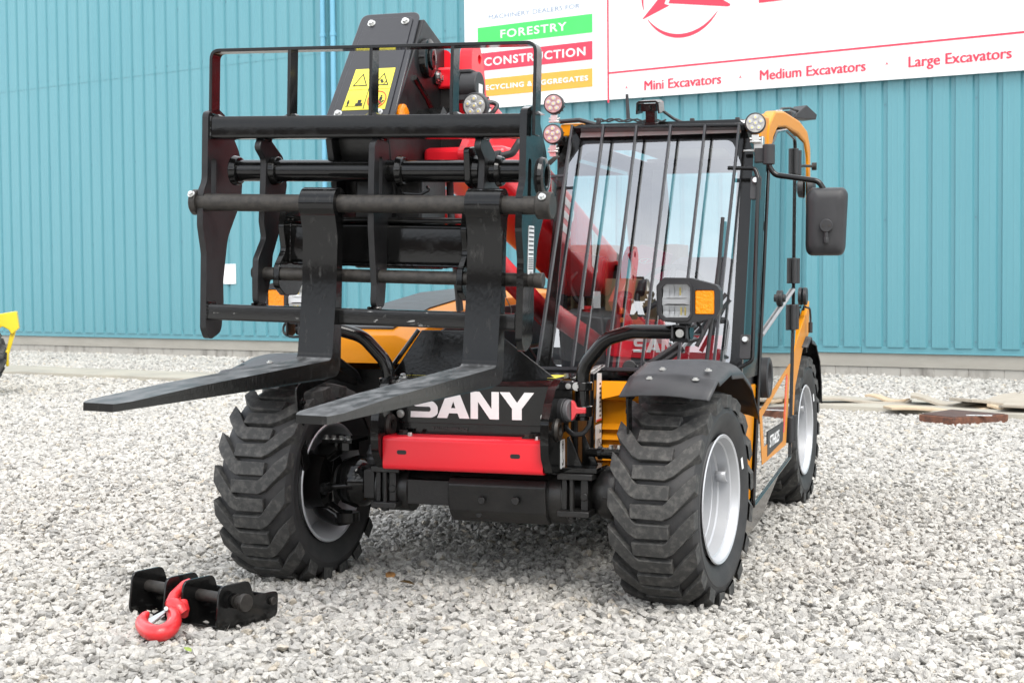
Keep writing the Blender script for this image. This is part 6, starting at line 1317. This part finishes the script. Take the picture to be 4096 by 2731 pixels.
# hook: eye round the pin, swivel, bowl lying forward on the stones
HBM = Matrix.Translation((-0.830, -0.885, 0.006)) @ Matrix.Rotation(R(-18), 4, 'Z') @ Matrix.Scale(1.08, 4)
HBI = HBM.inverted()
def hq(cx, cy, y): return at((450+cx*0.31888)/KD, (2200+cy*0.31888)/KD, y=y)
def hloc(mb): mb.v = [tuple(HBI @ V(p)) for p in mb.v]; return mb
hk = MB()
# clevis arms over the pin, swivel block
hk.tube([hq(965, 400, -0.945), hq(900, 430, -0.975), hq(770, 570, -1.05), hq(735, 680, -1.09)], [0.016, 0.017, 0.020, 0.024], 14, fil=0.04)
hk.tube([hq(960, 560, -0.955), hq(880, 600, -1.0), hq(800, 700, -1.07)], [0.016, 0.018, 0.022], 14, fil=0.03)
hk.tube([hq(720, 660, -1.085), hq(780, 690, -1.09), hq(850, 740, -1.10), hq(888, 790, -1.10)], [0.022, 0.030, 0.029, 0.022], 16)
hk.tube([hq(885, 640, -1.05), hq(890, 740, -1.07), hq(885, 800, -1.09)], [0.018, 0.023, 0.020], 14)
hk.tube([hq(765, 740, -1.10), hq(748, 790, -1.14)], [0.020, 0.021], 14)
def hz(cx, cy, z): return at((450+cx*0.31888)/KD, (2200+cy*0.31888)/KD, z=z)
pts_h = [(745, 780, 0.082), (775, 850, 0.074), (762, 925, 0.064), (710, 990, 0.054), (630, 1032, 0.047), (540, 1040, 0.045), (450, 1010, 0.046), (385, 950, 0.050), (368, 890, 0.056), (392, 840, 0.064), (420, 800, 0.072), (424, 775, 0.078)]
rad_h = [0.022, 0.026, 0.0285, 0.0305, 0.0315, 0.0315, 0.030, 0.0275, 0.0235, 0.0185, 0.0145, 0.010]
P_ = [hz(*p) for p in pts_h]
# smooth the bowl (Catmull-Rom)
Q_ = []; r_q = []
for i in range(len(P_)-1):
    a_, b_, c_, e_ = P_[max(i-1, 0)], P_[i], P_[i+1], P_[min(i+2, len(P_)-1)]
    for k in range(4):
        t = k/4; Q_.append(0.5*((2*b_)+(c_-a_)*t+(2*a_-5*b_+4*c_-e_)*t*t+(3*b_-a_-3*c_+e_)*t**3)); r_q.append(rad_h[i]+(rad_h[i+1]-rad_h[i])*t)
Q_.append(P_[-1]); r_q.append(rad_h[-1])
hk.tube(Q_, r_q, 18)
hook = hloc(hk).build('hook', M['hookred'], HB, smooth=60)
lt = MB(); la, lb_ = hz(690, 725, 0.100), hz(455, 850, 0.078)
wv = hz(690, 780, 0.092)-hz(690, 725, 0.100)
lt.add([la, la+wv*0.55, lb_+wv*1.5, lb_], [(0, 1, 2, 3)])
la2, lb2 = hz(655, 800, 0.080), hz(480, 925, 0.066); lt.add([la2, la2+wv*0.3, lb2+wv*0.25, lb2], [(0, 1, 2, 3)])
lo = hloc(lt).build('latch', M['zinc'], hook, smooth=0); lo.modifiers.new('t', 'SOLIDIFY').thickness = 0.002
hloc(MB().cyl(hz(672, 728, 0.096), hz(672, 728, 0.112), 0.008, n=12)).build('latch_pin', M['zinc'], hook)
HB.location.z = 0.006

# ================================================================== MACHINE AT THE LEFT EDGE OF THE VIEW
LC = V((-9.26, 8.47, gz(-9.26, 8.47)))
LD = thing('loader', 'yellow and black wheeled loader whose big tyre just enters the view beyond the gravel', 'loader', LC)
LM = Matrix.Rotation(YAW+R(12), 4, 'Z')                               # local -y towards the camera, x to the right
def lb(mb, name, m, par=None, **k):
    mb.v = [tuple(LM @ V(p)) for p in mb.v]; return mb.build(name, M[m], par or LD, **k)
lyel = mat('loader_yellow', (0.75, 0.55, 0.02), 0.35, coat=0.3)
def bigwheel(cx, cy):
    mb = MB(); Mz = Matrix.Translation((cx, cy, 0.48)) @ Matrix.Rotation(R(90), 4, 'Z')
    prof = [(0.14, 0.26), (0.175, 0.33), (0.18, 0.39), (0.15, 0.435), (0.0, 0.445), (-0.15, 0.435), (-0.18, 0.39), (-0.175, 0.33), (-0.14, 0.26)]
    mb.cur = 0; mb.lathe(prof, 72, Mz); mb.cur = 1
    for k in range(18):
        for sgn in (1, -1):
            a_ = 2*math.pi*(k+(0.5 if sgn < 0 else 0))/18; m_ = Mz @ Matrix.Rotation(a_, 4, 'X')
            mb.add([(sgn*x_, y_, r_) for x_, y_, r_ in ((0.18, -0.030, 0.478), (0.18, 0.035, 0.478), (0.0, 0.11, 0.49), (0.0, 0.055, 0.49), (0.185, -0.045, 0.39), (0.185, 0.05, 0.39), (0.0, 0.125, 0.44), (0.0, 0.04, 0.44))], [(0, 1, 2, 3), (0, 4, 5, 1), (1, 5, 6, 2), (2, 6, 7, 3), (3, 7, 4, 0)], m_)
    mb.v = [tuple(LM @ V(p)) for p in mb.v]
    w = mb.build('wheel', [M['rubber'], M['lug']], LD, smooth=30)
    r_ = MB(); r_.lathe([(-0.15, 0.27), (-0.165, 0.28), (-0.16, 0.25), (-0.09, 0.22), (-0.06, 0.10), (-0.09, 0.08), (-0.09, 0)], 40, Mz); lb(r_, 'rim', 'silver', w, smooth=35)
    b = MB(); b.cyl((cx+0.36, cy-0.182, 0.44), (cx+0.36, cy-0.190, 0.44), 0.016, n=14); lb(b, 'reflector_disc', 'zinc', w)
bigwheel(-0.02, 0.0); bigwheel(-1.55, 0.0)
mb = MB(); mb.loft([[V((x, y, z)) for y, z in ((0.25, 0.45), (0.25, 1.25), (1.25, 1.25), (1.25, 0.45))] for x in (-2.1, -0.15)]); mb.v = [tuple(LM @ V(p)) for p in mb.v]; mb.build('body', lyel, LD, bevel=0.03)
mb = MB(); mb.prism(fillet([(0.20, 0.92), (0.56, 0.98), (0.575, 0.86), (0.585, 0.78), (0.50, 0.70), (0.47, 0.76), (0.40, 0.80), (0.20, 0.70)], 0.02), 'y', 0.28, 0.42); mb.prism([(0.49, 0.76), (0.55, 0.76), (0.46, 0.46), (0.42, 0.46)], 'y', 0.32, 0.38); mb.prism([(0.42, 0.52), (0.46, 0.52), (0.46, 0.33), (0.43, 0.33)], 'y', 0.30, 0.40); mb.v = [tuple(LM @ V(p)) for p in mb.v]; mb.build('side_arm', lyel, LD, bevel=0.008)
mb = MB(); mb.prism([(-0.9, 1.25), (-0.2, 1.25), (0.26, 0.97), (0.20, 0.87), (-0.3, 1.12), (-0.9, 1.12)], 'y', -0.10, 0.25); mb.prism([(-1.8, 1.25), (-1.7, 2.0), (-0.7, 2.0), (-0.5, 1.25)], 'y', 0.3, 1.2); lb(mb, 'mudguard', 'black', bevel=0.01)
